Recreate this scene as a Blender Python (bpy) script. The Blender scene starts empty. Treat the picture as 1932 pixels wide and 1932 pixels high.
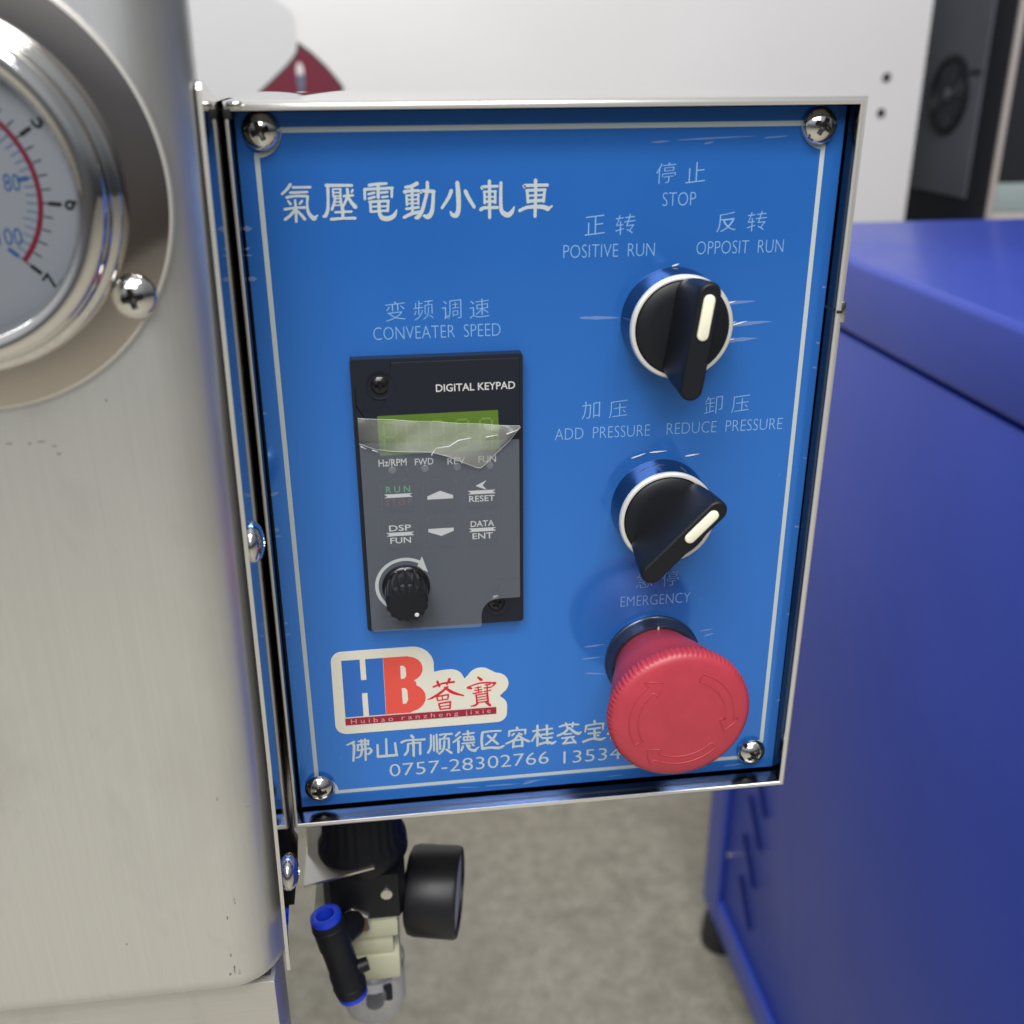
import bpy, bmesh, math, random
from mathutils import Vector, Matrix, Euler
random.seed(7)
rad = math.radians
SC = bpy.context.scene
COL = SC.collection
S = 0.001            # the scene is written in millimetres
ZO = 0.973           # height of the panel centre above the floor, metres
FL = -973.0          # the floor in those millimetres

# ---------------------------------------------------------------- camera
cam_data = bpy.data.cameras.new('camera')
cam = bpy.data.objects.new('camera', cam_data)
COL.objects.link(cam)
SC.camera = cam
cam_data.sensor_width = 36.0
cam_data.lens = 36.0 * 1968.0 / 1932.0
cam_data.clip_start = 0.01
cam_data.clip_end = 60.0
right = Vector((0.99169163, -0.12848141, -0.00634315))
down = Vector((-0.05588168, -0.385863, -0.92086209))
fwd = Vector((0.11586607, 0.91356569, -0.38983687))
rot = Matrix((right, -down, -fwd)).transposed()
cam.matrix_world = Matrix.Translation(Vector((-51.169 * S, -313.282 * S, 127.155 * S + ZO))) @ rot.to_4x4()
cam_data.dof.use_dof = True
cam_data.dof.focus_distance = 0.345
cam_data.dof.aperture_fstop = 11.0

# ---------------------------------------------------------------- world (plain workshop air, brighter towards the ceiling)
world = bpy.data.worlds.new('World')
SC.world = world
world.use_nodes = True
wn = world.node_tree.nodes
wl = world.node_tree.links
wbg = wn['Background']
wtc = wn.new('ShaderNodeTexCoord')
wsep = wn.new('ShaderNodeSeparateXYZ')
wramp = wn.new('ShaderNodeValToRGB')
wmap = wn.new('ShaderNodeMapRange')
wmap.inputs['From Min'].default_value = -1.0
wmap.inputs['From Max'].default_value = 1.0
wl.new(wtc.outputs['Generated'], wsep.inputs[0])
wl.new(wsep.outputs['Z'], wmap.inputs['Value'])
wl.new(wmap.outputs['Result'], wramp.inputs[0])
wdim = wn.new('ShaderNodeMapRange')      # background dimmed on the right so the steel edge reflects darker
wdim.inputs['From Min'].default_value = -0.1
wdim.inputs['From Max'].default_value = 0.7
wdim.inputs['To Min'].default_value = 1.0
wdim.inputs['To Max'].default_value = 0.4
wl.new(wsep.outputs['X'], wdim.inputs['Value'])
wmul = wn.new('ShaderNodeVectorMath')
wmul.operation = 'SCALE'
wl.new(wramp.outputs[0], wmul.inputs[0])
wl.new(wdim.outputs['Result'], wmul.inputs['Scale'])
wl.new(wmul.outputs[0], wbg.inputs['Color'])
e = wramp.color_ramp.elements
e[0].position = 0.0
e[0].color = (0.10, 0.085, 0.075, 1)
e[1].position = 1.0
e[1].color = (1.0, 1.02, 1.05, 1)
for p, c in ((0.42, (0.09, 0.078, 0.07, 1)), (0.52, (0.16, 0.17, 0.19, 1)), (0.64, (0.55, 0.57, 0.60, 1))):
    n = e.new(p)
    n.color = c
wbg.inputs['Strength'].default_value = 0.75

# ---------------------------------------------------------------- ceiling lamps of the workshop and an added front fill
def ceiling_lamp(name, x, y, z, sx, sy, power, target, col=(1.0, 0.97, 0.93)):
    ld = bpy.data.lights.new(name, 'AREA')
    ld.shape = 'RECTANGLE'
    ld.size = sx
    ld.size_y = sy
    ld.energy = power
    ld.color = col
    o = bpy.data.objects.new(name, ld)
    COL.objects.link(o)
    o.location = (x, y, z)
    o.rotation_euler = (Vector(target) - Vector((x, y, z))).to_track_quat('-Z', 'Y').to_euler()
    return o

ceiling_lamp('ceiling_lamp', -0.62, -1.25, 3.1, 0.75, 0.45, 26, (0, 0.3, 0.9))
ceiling_lamp('ceiling_lamp', 0.42, -1.25, 3.1, 0.75, 0.45, 26, (0, 0.3, 0.9))
ceiling_lamp('front_fill_light', -0.7, -2.6, 3.3, 2.4, 1.6, 92, (0, 0.0, 0.9), (0.98, 0.99, 1.0))  # added soft fill that brightens the steel front, not a known window
ceiling_lamp('ceiling_lamp', -2.2, 0.4, 3.2, 1.2, 1.2, 40, (0, 0.8, 0.5), (0.97, 0.98, 1.0))

SC.view_settings.view_transform = 'Standard'
SC.view_settings.look = 'None'
SC.view_settings.exposure = 0.0
SC.view_settings.gamma = 1.0
SC.view_settings.use_curve_mapping = False
SC.cycles.max_bounces = 8
SC.cycles.caustics_reflective = False
SC.cycles.caustics_refractive = False
SC.cycles.use_denoising = True

# ---------------------------------------------------------------- materials
def mat(name, base=(0.5, 0.5, 0.5), rough=0.5, metal=0.0, spec=0.5, coat=0.0, coat_rough=0.05, **kw):
    m = bpy.data.materials.new(name)
    m.use_nodes = True
    b = m.node_tree.nodes['Principled BSDF']
    b.inputs['Base Color'].default_value = (*base, 1)
    b.inputs['Roughness'].default_value = rough
    b.inputs['Metallic'].default_value = metal
    b.inputs['Specular IOR Level'].default_value = spec
    b.inputs['Coat Weight'].default_value = coat
    b.inputs['Coat Roughness'].default_value = coat_rough
    for k, v in kw.items():
        b.inputs[k.replace('_', ' ')].default_value = v
    return m

def N(m, kind, **props):
    n = m.node_tree.nodes.new(kind)
    for k, v in props.items():
        if hasattr(n, k):
            setattr(n, k, v)
        else:
            n.inputs[k].default_value = v
    return n

def L(m, a, b):
    m.node_tree.links.new(a, b)

def noise(m, scale, stretch=(1, 1, 1), detail=4.0, rough=0.55, dist=0.0):
    """object space noise; scale is per metre"""
    tc = N(m, 'ShaderNodeTexCoord')
    mp = N(m, 'ShaderNodeMapping')
    mp.inputs['Scale'].default_value = stretch
    nz = N(m, 'ShaderNodeTexNoise')
    nz.inputs['Scale'].default_value = scale
    nz.inputs['Detail'].default_value = detail
    nz.inputs['Roughness'].default_value = rough
    nz.inputs['Distortion'].default_value = dist
    L(m, tc.outputs['Object'], mp.inputs['Vector'])
    L(m, mp.outputs['Vector'], nz.inputs['Vector'])
    return nz.outputs['Fac']

def ramp(m, fac, stops):
    r = N(m, 'ShaderNodeValToRGB')
    el = r.color_ramp.elements
    while len(el) < len(stops):
        el.new(0.5)
    for q, (p, c) in zip(el, stops):
        q.position = p
        q.color = (*c, 1) if len(c) == 3 else c
    L(m, fac, r.inputs[0])
    return r.outputs[0]

def remap(m, fac, a, b, lo, hi):
    r = N(m, 'ShaderNodeMapRange')
    r.inputs['From Min'].default_value = a
    r.inputs['From Max'].default_value = b
    r.inputs['To Min'].default_value = lo
    r.inputs['To Max'].default_value = hi
    L(m, fac, r.inputs['Value'])
    return r.outputs['Result']

def mixc(m, fac, c1, c2, blend='MIX'):
    r = N(m, 'ShaderNodeMix', data_type='RGBA', blend_type=blend)
    for sock, v in ((r.inputs[0], fac), (r.inputs[6], c1), (r.inputs[7], c2)):
        if hasattr(v, 'is_linked') or hasattr(v, 'links'):
            L(m, v, sock)
        else:
            sock.default_value = v if not isinstance(v, tuple) else ((*v, 1) if len(v) == 3 else v)
    return r.outputs[2]

def bump(m, height, strength, dist):
    b = N(m, 'ShaderNodeBump')
    b.inputs['Strength'].default_value = strength
    b.inputs['Distance'].default_value = dist
    L(m, height, b.inputs['Height'])
    L(m, b.outputs['Normal'], B(m).inputs['Normal'])

def B(m):
    return m.node_tree.nodes['Principled BSDF']

M = {}

# blue lacquered front plate: tinted metallic gloss, faint vertical brushing
m = M['panel_blue'] = mat('panel_blue', (0.025, 0.15, 0.56), 0.13, 0.42, coat=0.25, coat_rough=0.03)
f1 = noise(m, 9, (1, 1, 0.25), 3)
L(m, ramp(m, f1, [(0.3, (0.029, 0.168, 0.60)), (0.7, (0.036, 0.20, 0.68))]), B(m).inputs['Base Color'])
f2 = noise(m, 60, (1, 1, 1), 5)
L(m, remap(m, f2, 0.3, 0.7, 0.10, 0.19), B(m).inputs['Roughness'])

M['print_white'] = mat('print_white', (0.43, 0.49, 0.50), 0.35)
M['print_caption'] = mat('print_caption', (0.20, 0.37, 0.63), 0.35)
M['print_cream'] = mat('print_cream', (0.64, 0.62, 0.53), 0.35)
M['print_logo_blue'] = mat('print_logo_blue', (0.022, 0.125, 0.45), 0.3)
M['print_logo_orange'] = mat('print_logo_orange', (0.66, 0.075, 0.055), 0.35)
M['print_logo_red'] = mat('print_logo_red', (0.55, 0.010, 0.03), 0.35)
M['print_logo_maroon'] = mat('print_logo_maroon', (0.27, 0.012, 0.035), 0.35)
M['print_pink'] = mat('print_pink', (0.62, 0.30, 0.32), 0.35)

# brushed stainless sheet with smudges
def steel(name, base, rough, metal, streak=(900, 900, 9), dirt=0.55):
    m = mat(name, base, rough, metal)
    s1 = noise(m, 1.0, streak, 5, 0.6)
    s2 = noise(m, 9, (1, 1, 0.7), 5, 0.6, 0.8)
    s3 = noise(m, 48, (1, 1, 0.45), 4, 0.6, 0.5)
    c = ramp(m, s1, [(0.25, tuple(v * 0.96 for v in base)), (0.75, tuple(min(1, v * 1.03) for v in base))])
    d = remap(m, s2, 0.46, 0.68, 0.0, dirt * 0.7)
    c = mixc(m, d, c, tuple(v * 0.66 for v in (base[0], base[1] * 0.97, base[2] * 0.93)))
    d2 = remap(m, s3, 0.56, 0.72, 0.0, dirt * 0.5)
    c = mixc(m, d2, c, tuple(v * 0.68 for v in base))
    L(m, c, B(m).inputs['Base Color'])
    L(m, remap(m, s2, 0.3, 0.7, rough * 0.93, rough * 1.1), B(m).inputs['Roughness'])
    bump(m, s1, 0.06, 0.0002)
    return m
M['steel_brushed'] = steel('steel_brushed', (0.80, 0.805, 0.81), 0.35, 0.93)
M['steel_base'] = steel('steel_base', (0.74, 0.72, 0.68), 0.42, 0.9, streak=(9, 900, 900))
M['steel_mirror'] = mat('steel_mirror', (0.62, 0.60, 0.57), 0.07, 1.0)
M['steel_edge'] = mat('steel_edge', (0.62, 0.60, 0.56), 0.38, 0.7)
m = M['steel_box'] = mat('steel_box', (0.66, 0.64, 0.60), 0.14, 1.0)
L(m, remap(m, noise(m, 90, (1, 1, 1), 5), 0.3, 0.75, 0.05, 0.15), B(m).inputs['Roughness'])
M['bezel_side'] = mat('bezel_side', (0.19, 0.19, 0.22), 0.12, 1.0)  # bezel chrome with the dark reflections of its side put into the colour
M['bezel_face'] = mat('bezel_face', (0.80, 0.79, 0.76), 0.38, 0.5)  # same chrome, its lit front lip painted lighter
M['chrome'] = mat('chrome', (0.78, 0.77, 0.75), 0.07, 1.0)
M['flange_steel'] = mat('flange_steel', (0.60, 0.545, 0.505), 0.08, 1.0)  # warm tint stands in for brown reflections on the flange
M['lip_inner'] = mat('lip_inner', (0.12, 0.12, 0.125), 0.18, 1.0)  # box steel darkened to paint in the dim reflections on the inner walls
M['grime'] = mat('grime', (0.20, 0.185, 0.165), 0.6)
M['steel_top'] = mat('steel_top', (0.80, 0.79, 0.77), 0.025, 1.0)
M['rim_satin'] = mat('rim_satin', (0.80, 0.78, 0.74), 0.30, 0.75)
M['recess_metal'] = mat('recess_metal', (0.04, 0.038, 0.037), 0.35, 1.0)
M['dark_recess'] = mat('dark_recess', (0.012, 0.012, 0.014), 0.6)

m = M['black_plastic'] = mat('black_plastic', (0.008, 0.009, 0.012), 0.45, spec=0.28)
bump(m, noise(m, 900, detail=3), 0.15, 0.0002)
M['black_gloss'] = mat('black_gloss', (0.008, 0.008, 0.010), 0.22)
M['keypad_black'] = mat('keypad_black', (0.012, 0.0145, 0.022), 0.45, spec=0.22)
M['key_black'] = mat('key_black', (0.009, 0.011, 0.017), 0.55, spec=0.25)
M['ivory'] = mat('ivory', (0.78, 0.76, 0.60), 0.4)
m = M['red_plastic'] = mat('red_plastic', (0.40, 0.030, 0.045), 0.40, spec=0.45)
L(m, ramp(m, noise(m, 120, detail=5), [(0.3, (0.37, 0.035, 0.055)), (0.7, (0.42, 0.040, 0.062))]), B(m).inputs['Base Color'])
bump(m, noise(m, 1500, detail=2), 0.08, 0.0002)
M['lcd_green'] = mat('lcd_green', (0.085, 0.155, 0.02), 0.25)
M['lcd_segment'] = mat('lcd_segment', (0.135, 0.22, 0.035), 0.3)
M['legend_white'] = mat('legend_white', (0.55, 0.56, 0.54), 0.45)
M['legend_green'] = mat('legend_green', (0.05, 0.30, 0.12), 0.45)
M['legend_red'] = mat('legend_red', (0.11, 0.022, 0.026), 0.45)
M['led_grey'] = mat('led_grey', (0.10, 0.105, 0.12), 0.3)

def film(name, alpha, col, rough=0.15, wr=0.0):
    m = bpy.data.materials.new(name)
    m.use_nodes = True
    nt = m.node_tree
    b = nt.nodes['Principled BSDF']
    b.inputs['Base Color'].default_value = (*col, 1)
    b.inputs['Roughness'].default_value = rough
    b.inputs['Alpha'].default_value = alpha
    if wr:
        f = noise(m, 70, (1, 1, 1), 3, 0.5, 1.2)
        bump(m, f, wr, 0.004)
        L(m, remap(m, noise(m, 120, (1, 1, 1), 4), 0.3, 0.8, alpha * 0.75, min(1, alpha * 1.3)), b.inputs['Alpha'])
    return m
M['film_flat'] = film('film_flat', 0.21, (0.36, 0.40, 0.47), 0.35)
m = M['film_fold'] = film('film_fold', 0.40, (0.44, 0.45, 0.40), 0.16, 0.0)
_t = N(m, 'ShaderNodeTexCoord')
_s = N(m, 'ShaderNodeSeparateXYZ')
L(m, _t.outputs['Object'], _s.inputs[0])
_a = ramp(m, remap(m, _s.outputs['X'], -0.025, 0.025, 0, 1), [(0.0, (0.16,) * 3), (0.16, (0.24,) * 3), (0.30, (0.44,) * 3), (0.62, (0.42,) * 3), (1.0, (0.28,) * 3)])
L(m, _a, B(m).inputs['Alpha'])
M['film_edge'] = film('film_edge', 0.45, (0.65, 0.67, 0.70), 0.2)
M['film_wisp'] = film('film_wisp', 0.21, (0.55, 0.66, 0.85), 0.3)
M['film_glint'] = film('film_glint', 0.85, (0.85, 0.87, 0.92), 0.2)
M['film_pale'] = film('film_pale', 0.85, (0.73, 0.73, 0.735), 0.35)

M['dial_white'] = mat('dial_white', (0.60, 0.635, 0.69), 0.45)
M['dial_black'] = mat('dial_black', (0.012, 0.012, 0.014), 0.5)
M['dial_blue'] = mat('dial_blue', (0.05, 0.19, 0.55), 0.5)
M['dial_red'] = mat('dial_red', (0.38, 0.02, 0.07), 0.5)
def glass(name, tint=(1, 1, 1), rough=0.0, alpha=0.06):
    m = bpy.data.materials.new(name)
    m.use_nodes = True
    nt = m.node_tree
    nt.nodes.remove(nt.nodes['Principled BSDF'])
    out = nt.nodes['Material Output']
    tr = nt.nodes.new('ShaderNodeBsdfTransparent')
    tr.inputs[0].default_value = (*tint, 1)
    gl = nt.nodes.new('ShaderNodeBsdfGlossy')
    gl.inputs['Roughness'].default_value = rough
    fr = nt.nodes.new('ShaderNodeFresnel')
    fr.inputs['IOR'].default_value = 1.45
    ad = nt.nodes.new('ShaderNodeMath')
    ad.operation = 'ADD'
    ad.inputs[1].default_value = alpha
    ad.use_clamp = True
    mx = nt.nodes.new('ShaderNodeMixShader')
    nt.links.new(fr.outputs[0], ad.inputs[0])
    nt.links.new(ad.outputs[0], mx.inputs[0])
    nt.links.new(tr.outputs[0], mx.inputs[1])
    nt.links.new(gl.outputs[0], mx.inputs[2])
    nt.links.new(mx.outputs[0], out.inputs[0])
    return m
M['gauge_glass'] = glass('gauge_glass', (0.97, 0.98, 0.99), 0.02, 0.0)
m = M['bowl_plastic'] = film('bowl_plastic', 0.3, (0.46, 0.46, 0.50), 0.22)
_lw = N(m, 'ShaderNodeLayerWeight')
_lw.inputs['Blend'].default_value = 0.35
L(m, remap(m, _lw.outputs['Facing'], 0.1, 0.95, 0.16, 0.62), B(m).inputs['Alpha'])
M['clear_white'] = film('clear_white', 0.85, (0.80, 0.80, 0.81), 0.3)
M['gauge_face'] = mat('gauge_face', (0.55, 0.53, 0.53), 0.4)
M['gauge_black'] = mat('gauge_black', (0.010, 0.010, 0.012), 0.38, spec=0.35)
M['collar_dark'] = mat('collar_dark', (0.07, 0.085, 0.13), 0.28, 0.8)
M['bowl_rim'] = film('bowl_rim', 0.55, (0.14, 0.14, 0.16), 0.25)

m = M['cabinet_blue'] = mat('cabinet_blue', (0.030, 0.06, 0.42), 0.36, 0.0, spec=0.3, coat=0.16, coat_rough=0.16)
bump(m, noise(m, 700, detail=3), 0.12, 0.0004)
L(m, remap(m, noise(m, 7, (1, 1, 0.5), 6, 0.65, 0.5), 0.3, 0.75, 0.32, 0.42), B(m).inputs['Roughness'])
L(m, ramp(m, noise(m, 5, detail=4), [(0.3, (0.027, 0.055, 0.36)), (0.7, (0.033, 0.065, 0.41))]), B(m).inputs['Base Color'])
M['cabinet_blue_dark'] = mat('cabinet_blue_dark', (0.006, 0.010, 0.10), 0.5)
m = M['machine_white'] = mat('machine_white', (0.74, 0.725, 0.705), 0.35, spec=0.4)
L(m, ramp(m, noise(m, 4, detail=5), [(0.3, (0.69, 0.675, 0.66)), (0.7, (0.72, 0.705, 0.69))]), B(m).inputs['Base Color'])
M['decal_maroon'] = mat('decal_maroon', (0.155, 0.016, 0.036), 0.35)
M['decal_border'] = mat('decal_border', (0.045, 0.035, 0.035), 0.4)
M['decal_grey'] = mat('decal_grey', (0.12, 0.14, 0.20), 0.4)
M['decal_white'] = mat('decal_white', (0.72, 0.68, 0.68), 0.4)
m = M['cabinet_grey'] = mat('cabinet_grey', (0.075, 0.082, 0.097), 0.33, 0.0, spec=0.6)
L(m, ramp(m, noise(m, 6, detail=5), [(0.3, (0.115, 0.124, 0.145)), (0.7, (0.15, 0.16, 0.185))]), B(m).inputs['Base Color'])
M['cabinet_trim'] = mat('cabinet_trim', (0.016, 0.018, 0.023), 0.45)
M['post_beige'] = mat('post_beige', (0.45, 0.40, 0.37), 0.45)
M['teal_panel'] = mat('teal_panel', (0.30, 0.36, 0.35), 0.4)
M['rubber'] = mat('rubber', (0.018, 0.018, 0.018), 0.65)
M['regulator_cream'] = mat('regulator_cream', (0.50, 0.50, 0.36), 0.42)
M['fitting_blue'] = mat('fitting_blue', (0.012, 0.05, 0.62), 0.35)
M['brass'] = mat('brass', (0.55, 0.36, 0.16), 0.3, 0.8)
M['nickel'] = mat('nickel', (0.66, 0.63, 0.58), 0.25, 0.9)

m = M['concrete'] = mat('concrete', (0.27, 0.255, 0.215), 0.55, spec=0.35)
fa = noise(m, 38, detail=6, rough=0.7)
fb = noise(m, 11, detail=5, rough=0.6, dist=0.4)
fc = noise(m, 2.2, detail=3)
c = ramp(m, fa, [(0.3, (0.245, 0.226, 0.172)), (0.52, (0.335, 0.312, 0.245)), (0.72, (0.43, 0.402, 0.325))])
c = mixc(m, remap(m, fb, 0.5, 0.72, 0, 0.5), c, (0.15, 0.142, 0.112))
c = mixc(m, remap(m, fc, 0.4, 0.65, 0, 0.35), c, (0.37, 0.34, 0.28))
fd = noise(m, 160, detail=3, rough=0.6)
c = mixc(m, remap(m, fd, 0.58, 0.72, 0, 0.55), c, (0.10, 0.095, 0.08))
c = mixc(m, remap(m, fd, 0.30, 0.42, 0.45, 0), c, (0.46, 0.44, 0.38))
L(m, c, B(m).inputs['Base Color'])
L(m, remap(m, fb, 0.3, 0.7, 0.42, 0.65), B(m).inputs['Roughness'])

# ---------------------------------------------------------------- mesh building
def catmull(pts, n=6):
    if len(pts) < 3:
        return [tuple(p) for p in pts]
    P = [pts[0]] + list(pts) + [pts[-1]]
    out = []
    for i in range(1, len(P) - 2):
        for k in range(n):
            t = k / n
            out.append(tuple(0.5 * (2 * b + (c - a) * t + (2 * a - 5 * b + 4 * c - d) * t * t + (3 * b - a - 3 * c + d) * t ** 3)
                             for a, b, c, d in zip(P[i - 1], P[i], P[i + 1], P[i + 2])))
    out.append(tuple(P[-2]))
    return out

class MB:
    """collects geometry in millimetres, builds ONE mesh object"""
    def __init__(s):
        s.bm = bmesh.new()
        s.mats = []
    def mi(s, key):
        if key not in s.mats:
            s.mats.append(key)
        return s.mats.index(key)
    def faces(s, verts, faces, key, smooth=False):
        vs = [s.bm.verts.new(v) for v in verts]
        k = s.mi(key)
        out = []
        for f in faces:
            try:
                q = s.bm.faces.new([vs[i] for i in f])
            except ValueError:
                continue
            q.material_index = k
            q.smooth = smooth
            out.append(q)
        return vs, out
    def box(s, x0, x1, y0, y1, z0, z1, key, bevel=0.0, seg=2):
        vs = [(x, y, z) for x in (x0, x1) for y in (y0, y1) for z in (z0, z1)]
        v, f = s.faces(vs, [(0, 1, 3, 2), (4, 6, 7, 5), (0, 4, 5, 1), (2, 3, 7, 6), (0, 2, 6, 4), (1, 5, 7, 3)], key)
        if bevel:
            ed = list({e for q in f for e in q.edges})
            r = bmesh.ops.bevel(s.bm, geom=ed, offset=bevel, segments=seg, affect='EDGES', profile=0.5)
            for q in r['faces']:
                q.material_index = s.mi(key)
                q.smooth = True
        return s
    def lathe(s, prof, c, key, axis=(0, -1, 0), up=(0, 0, 1), n=64, a0=0.0, a1=360.0, keys=None, mod=None):
        """prof: [(radius, height along axis)]"""
        ax = Vector(axis).normalized()
        u = Vector(up)
        u = (u - ax * u.dot(ax)).normalized()
        w = u.cross(ax)
        c = Vector(c)
        full = abs(a1 - a0) >= 359.99
        cols = n if full else n + 1
        rows = []
        for j, (r, h) in enumerate(prof):
            if r < 1e-6:
                rows.append([s.bm.verts.new(c + ax * h)])
                continue
            row = []
            for i in range(cols):
                t = rad(a0 + (a1 - a0) * i / n)
                rr = r * (mod(t, j) if mod else 1.0)
                row.append(s.bm.verts.new(c + ax * h + (u * math.cos(t) + w * math.sin(t)) * rr))
            rows.append(row)
        for j in range(len(rows) - 1):
            A, Bb = rows[j], rows[j + 1]
            k = s.mi(keys[j] if keys else key)
            for i in range(n):
                i2 = (i + 1) % cols
                if len(A) == 1 and len(Bb) == 1:
                    continue
                if len(A) == 1:
                    q = (A[0], Bb[i], Bb[i2])
                elif len(Bb) == 1:
                    q = (A[i], Bb[0], A[i2])
                else:
                    q = (A[i], Bb[i], Bb[i2], A[i2])
                try:
                    fc = s.bm.faces.new(q)
                    fc.material_index = k
                    fc.smooth = True
                except ValueError:
                    pass
        return s
    def prism(s, poly, y0, y1, key, frame=None, bevel=0.0, side=None):
        """poly in (x,z), extruded from y0 (front) to y1; frame maps a point"""
        g = frame or (lambda p: p)
        n = len(poly)
        a = sum(poly[i][0] * poly[(i + 1) % n][1] - poly[(i + 1) % n][0] * poly[i][1] for i in range(n))
        if a < 0:
            poly = poly[::-1]
        vs = [g((x, y0, z)) for x, z in poly] + [g((x, y1, z)) for x, z in poly]
        v, f = s.faces(vs, [tuple(range(n)), tuple(range(2 * n - 1, n - 1, -1))], key)
        _k = s.mi(side or key)
        for i in range(n):
            j = (i + 1) % n
            q = s.bm.faces.new((v[i], v[n + i], v[n + j], v[j]))
            q.material_index = _k
            f.append(q)
        if bevel:
            ed = [e for e in f[0].edges]
            r = bmesh.ops.bevel(s.bm, geom=ed, offset=bevel, segments=2, affect='EDGES', profile=0.5)
            for q in r['faces']:
                q.material_index = s.mi(key)
                q.smooth = True
        return s
    def tube(s, pts, r, key, n=12, cap=True):
        rr = r if isinstance(r, (list, tuple)) else [r] * len(pts)
        P = [Vector(p) for p in pts]
        rings = []
        u = None
        for i, p in enumerate(P):
            t = (P[min(i + 1, len(P) - 1)] - P[max(i - 1, 0)]).normalized()
            if u is None:
                u = t.orthogonal().normalized()
            u = (u - t * u.dot(t)).normalized()
            w = t.cross(u)
            rings.append([s.bm.verts.new(p + (u * math.cos(6.28318 * k / n) + w * math.sin(6.28318 * k / n)) * rr[i]) for k in range(n)])
        kk = s.mi(key)
        for a, b in zip(rings, rings[1:]):
            for k in range(n):
                q = s.bm.faces.new((a[k], a[(k + 1) % n], b[(k + 1) % n], b[k]))
                q.material_index = kk
                q.smooth = True
        if cap:
            for ring in (rings[0][::-1], rings[-1]):
                q = s.bm.faces.new(ring)
                q.material_index = kk
        return s
    def stroke(s, pts, y, key, frame=None):
        """brush stroke in the panel plane: pts (x, z, width)"""
        g = frame or (lambda p: p)
        P = catmull(pts, 5)
        Lf, Rt = [], []
        n = len(P)
        for i, (x, z, w) in enumerate(P):
            a, b = P[max(0, i - 1)], P[min(n - 1, i + 1)]
            dx, dz = b[0] - a[0], b[1] - a[1]
            l = math.hypot(dx, dz) or 1
            nx, nz = -dz / l * w / 2, dx / l * w / 2
            Lf.append((x + nx, z + nz))
            Rt.append((x - nx, z - nz))
        def capp(i, sgn):
            x, z, w = P[i]
            a, b = (P[0], P[1]) if i == 0 else (P[-2], P[-1])
            dx, dz = b[0] - a[0], b[1] - a[1]
            l = math.hypot(dx, dz) or 1
            ux, uz = dx / l * sgn, dz / l * sgn
            out = []
            for t in (-50, -20, 20, 50):
                ct, st = math.cos(rad(t)), math.sin(rad(t))
                out.append((x + (ux * ct - uz * st) * w * 0.42, z + (uz * ct + ux * st) * w * 0.42))
            return out
        vs = [g((p[0], y, p[1])) for p in Lf] + [g((p[0], y, p[1])) for p in Rt]
        fs = [(i, n + i, n + i + 1, i + 1) for i in range(n - 1)]
        s.faces(vs, fs, key)
        for i, sgn in ((0, -1), (n - 1, 1)):
            cp = capp(i, sgn)
            pts2 = [Rt[i] if sgn > 0 else Lf[i]] + cp + [Lf[i] if sgn > 0 else Rt[i]]
            s.faces([g((p[0], y, p[1])) for p in pts2], [tuple(range(len(pts2)))], key)
        return s
    def ring(s, cx, cz, r0, r1, y, key, a0=0, a1=360, n=64, frame=None):
        g = frame or (lambda p: p)
        vs, fs = [], []
        for i in range(n + 1):
            t = rad(a0 + (a1 - a0) * i / n)
            vs += [g((cx + r0 * math.cos(t), y, cz + r0 * math.sin(t))), g((cx + r1 * math.cos(t), y, cz + r1 * math.sin(t)))]
        fs = [(2 * i, 2 * i + 1, 2 * i + 3, 2 * i + 2) for i in range(n)]
        s.faces(vs, fs, key)
        return s
    def flat(s, poly, y, key, frame=None):
        g = frame or (lambda p: p)
        n = len(poly)
        a = sum(poly[i][0] * poly[(i + 1) % n][1] - poly[(i + 1) % n][0] * poly[i][1] for i in range(n))
        if a < 0:
            poly = poly[::-1]
        s.faces([g((x, y, z)) for x, z in poly], [tuple(range(n))], key)
        return s
    def text(s, body, x0, x1, zc, h, y, key, offset=0.0, shear=0.0, keep=False, frame=None, res=3):
        """lettering fitted to the span x0..x1 and the height h around zc, lying in the plane y"""
        g = frame or (lambda p: p)
        cu = bpy.data.curves.new('lettering', 'FONT')
        cu.body = body
        cu.offset = offset
        cu.resolution_u = res
        o = bpy.data.objects.new('lettering', cu)
        COL.objects.link(o)
        bpy.context.view_layer.update()
        me = o.evaluated_get(bpy.context.evaluated_depsgraph_get()).to_mesh()
        vs = [(v.co.x, v.co.y + shear * v.co.x) for v in me.vertices]
        fs = [tuple(p.vertices) for p in me.polygons]
        nz = me.polygons[0].normal.z if fs else 1
        xa, xb = min(v[0] for v in vs), max(v[0] for v in vs)
        za, zb = min(v[1] for v in vs), max(v[1] for v in vs)
        kx, kz = (x1 - x0) / (xb - xa), h / (zb - za)
        pts = [g((x0 + (a - xa) * kx, y, zc - h / 2 + (b - za) * kz)) for a, b in vs]
        if nz < 0:
            fs = [f[::-1] for f in fs]
        s.faces(pts, fs, key)
        bpy.data.objects.remove(o)
        bpy.data.curves.remove(cu)
        return s
    def build(s, name, parent=None, sharp=38, origin=None, doubles=0.0):
        bm = s.bm
        if doubles:
            bmesh.ops.remove_doubles(bm, verts=bm.verts, dist=doubles)
        xs = [v.co for v in bm.verts]
        lo = Vector((min(v[i] for v in xs) for i in range(3)))
        hi = Vector((max(v[i] for v in xs) for i in range(3)))
        og = Vector(origin) if origin else (lo + hi) / 2
        for v in bm.verts:
            v.co = (v.co - og) * S
        me = bpy.data.meshes.new(name)
        bm.to_mesh(me)
        bm.free()
        for k in s.mats:
            me.materials.append(M[k])
        if sharp:
            me.set_sharp_from_angle(angle=rad(sharp))
        o = bpy.data.objects.new(name, me)
        COL.objects.link(o)
        w = og * S + Vector((0, 0, ZO))
        WLOC[o.name] = w
        if parent:
            o.parent = parent
            o.location = w - WLOC[parent.name]
        else:
            o.location = w
        return o

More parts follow.
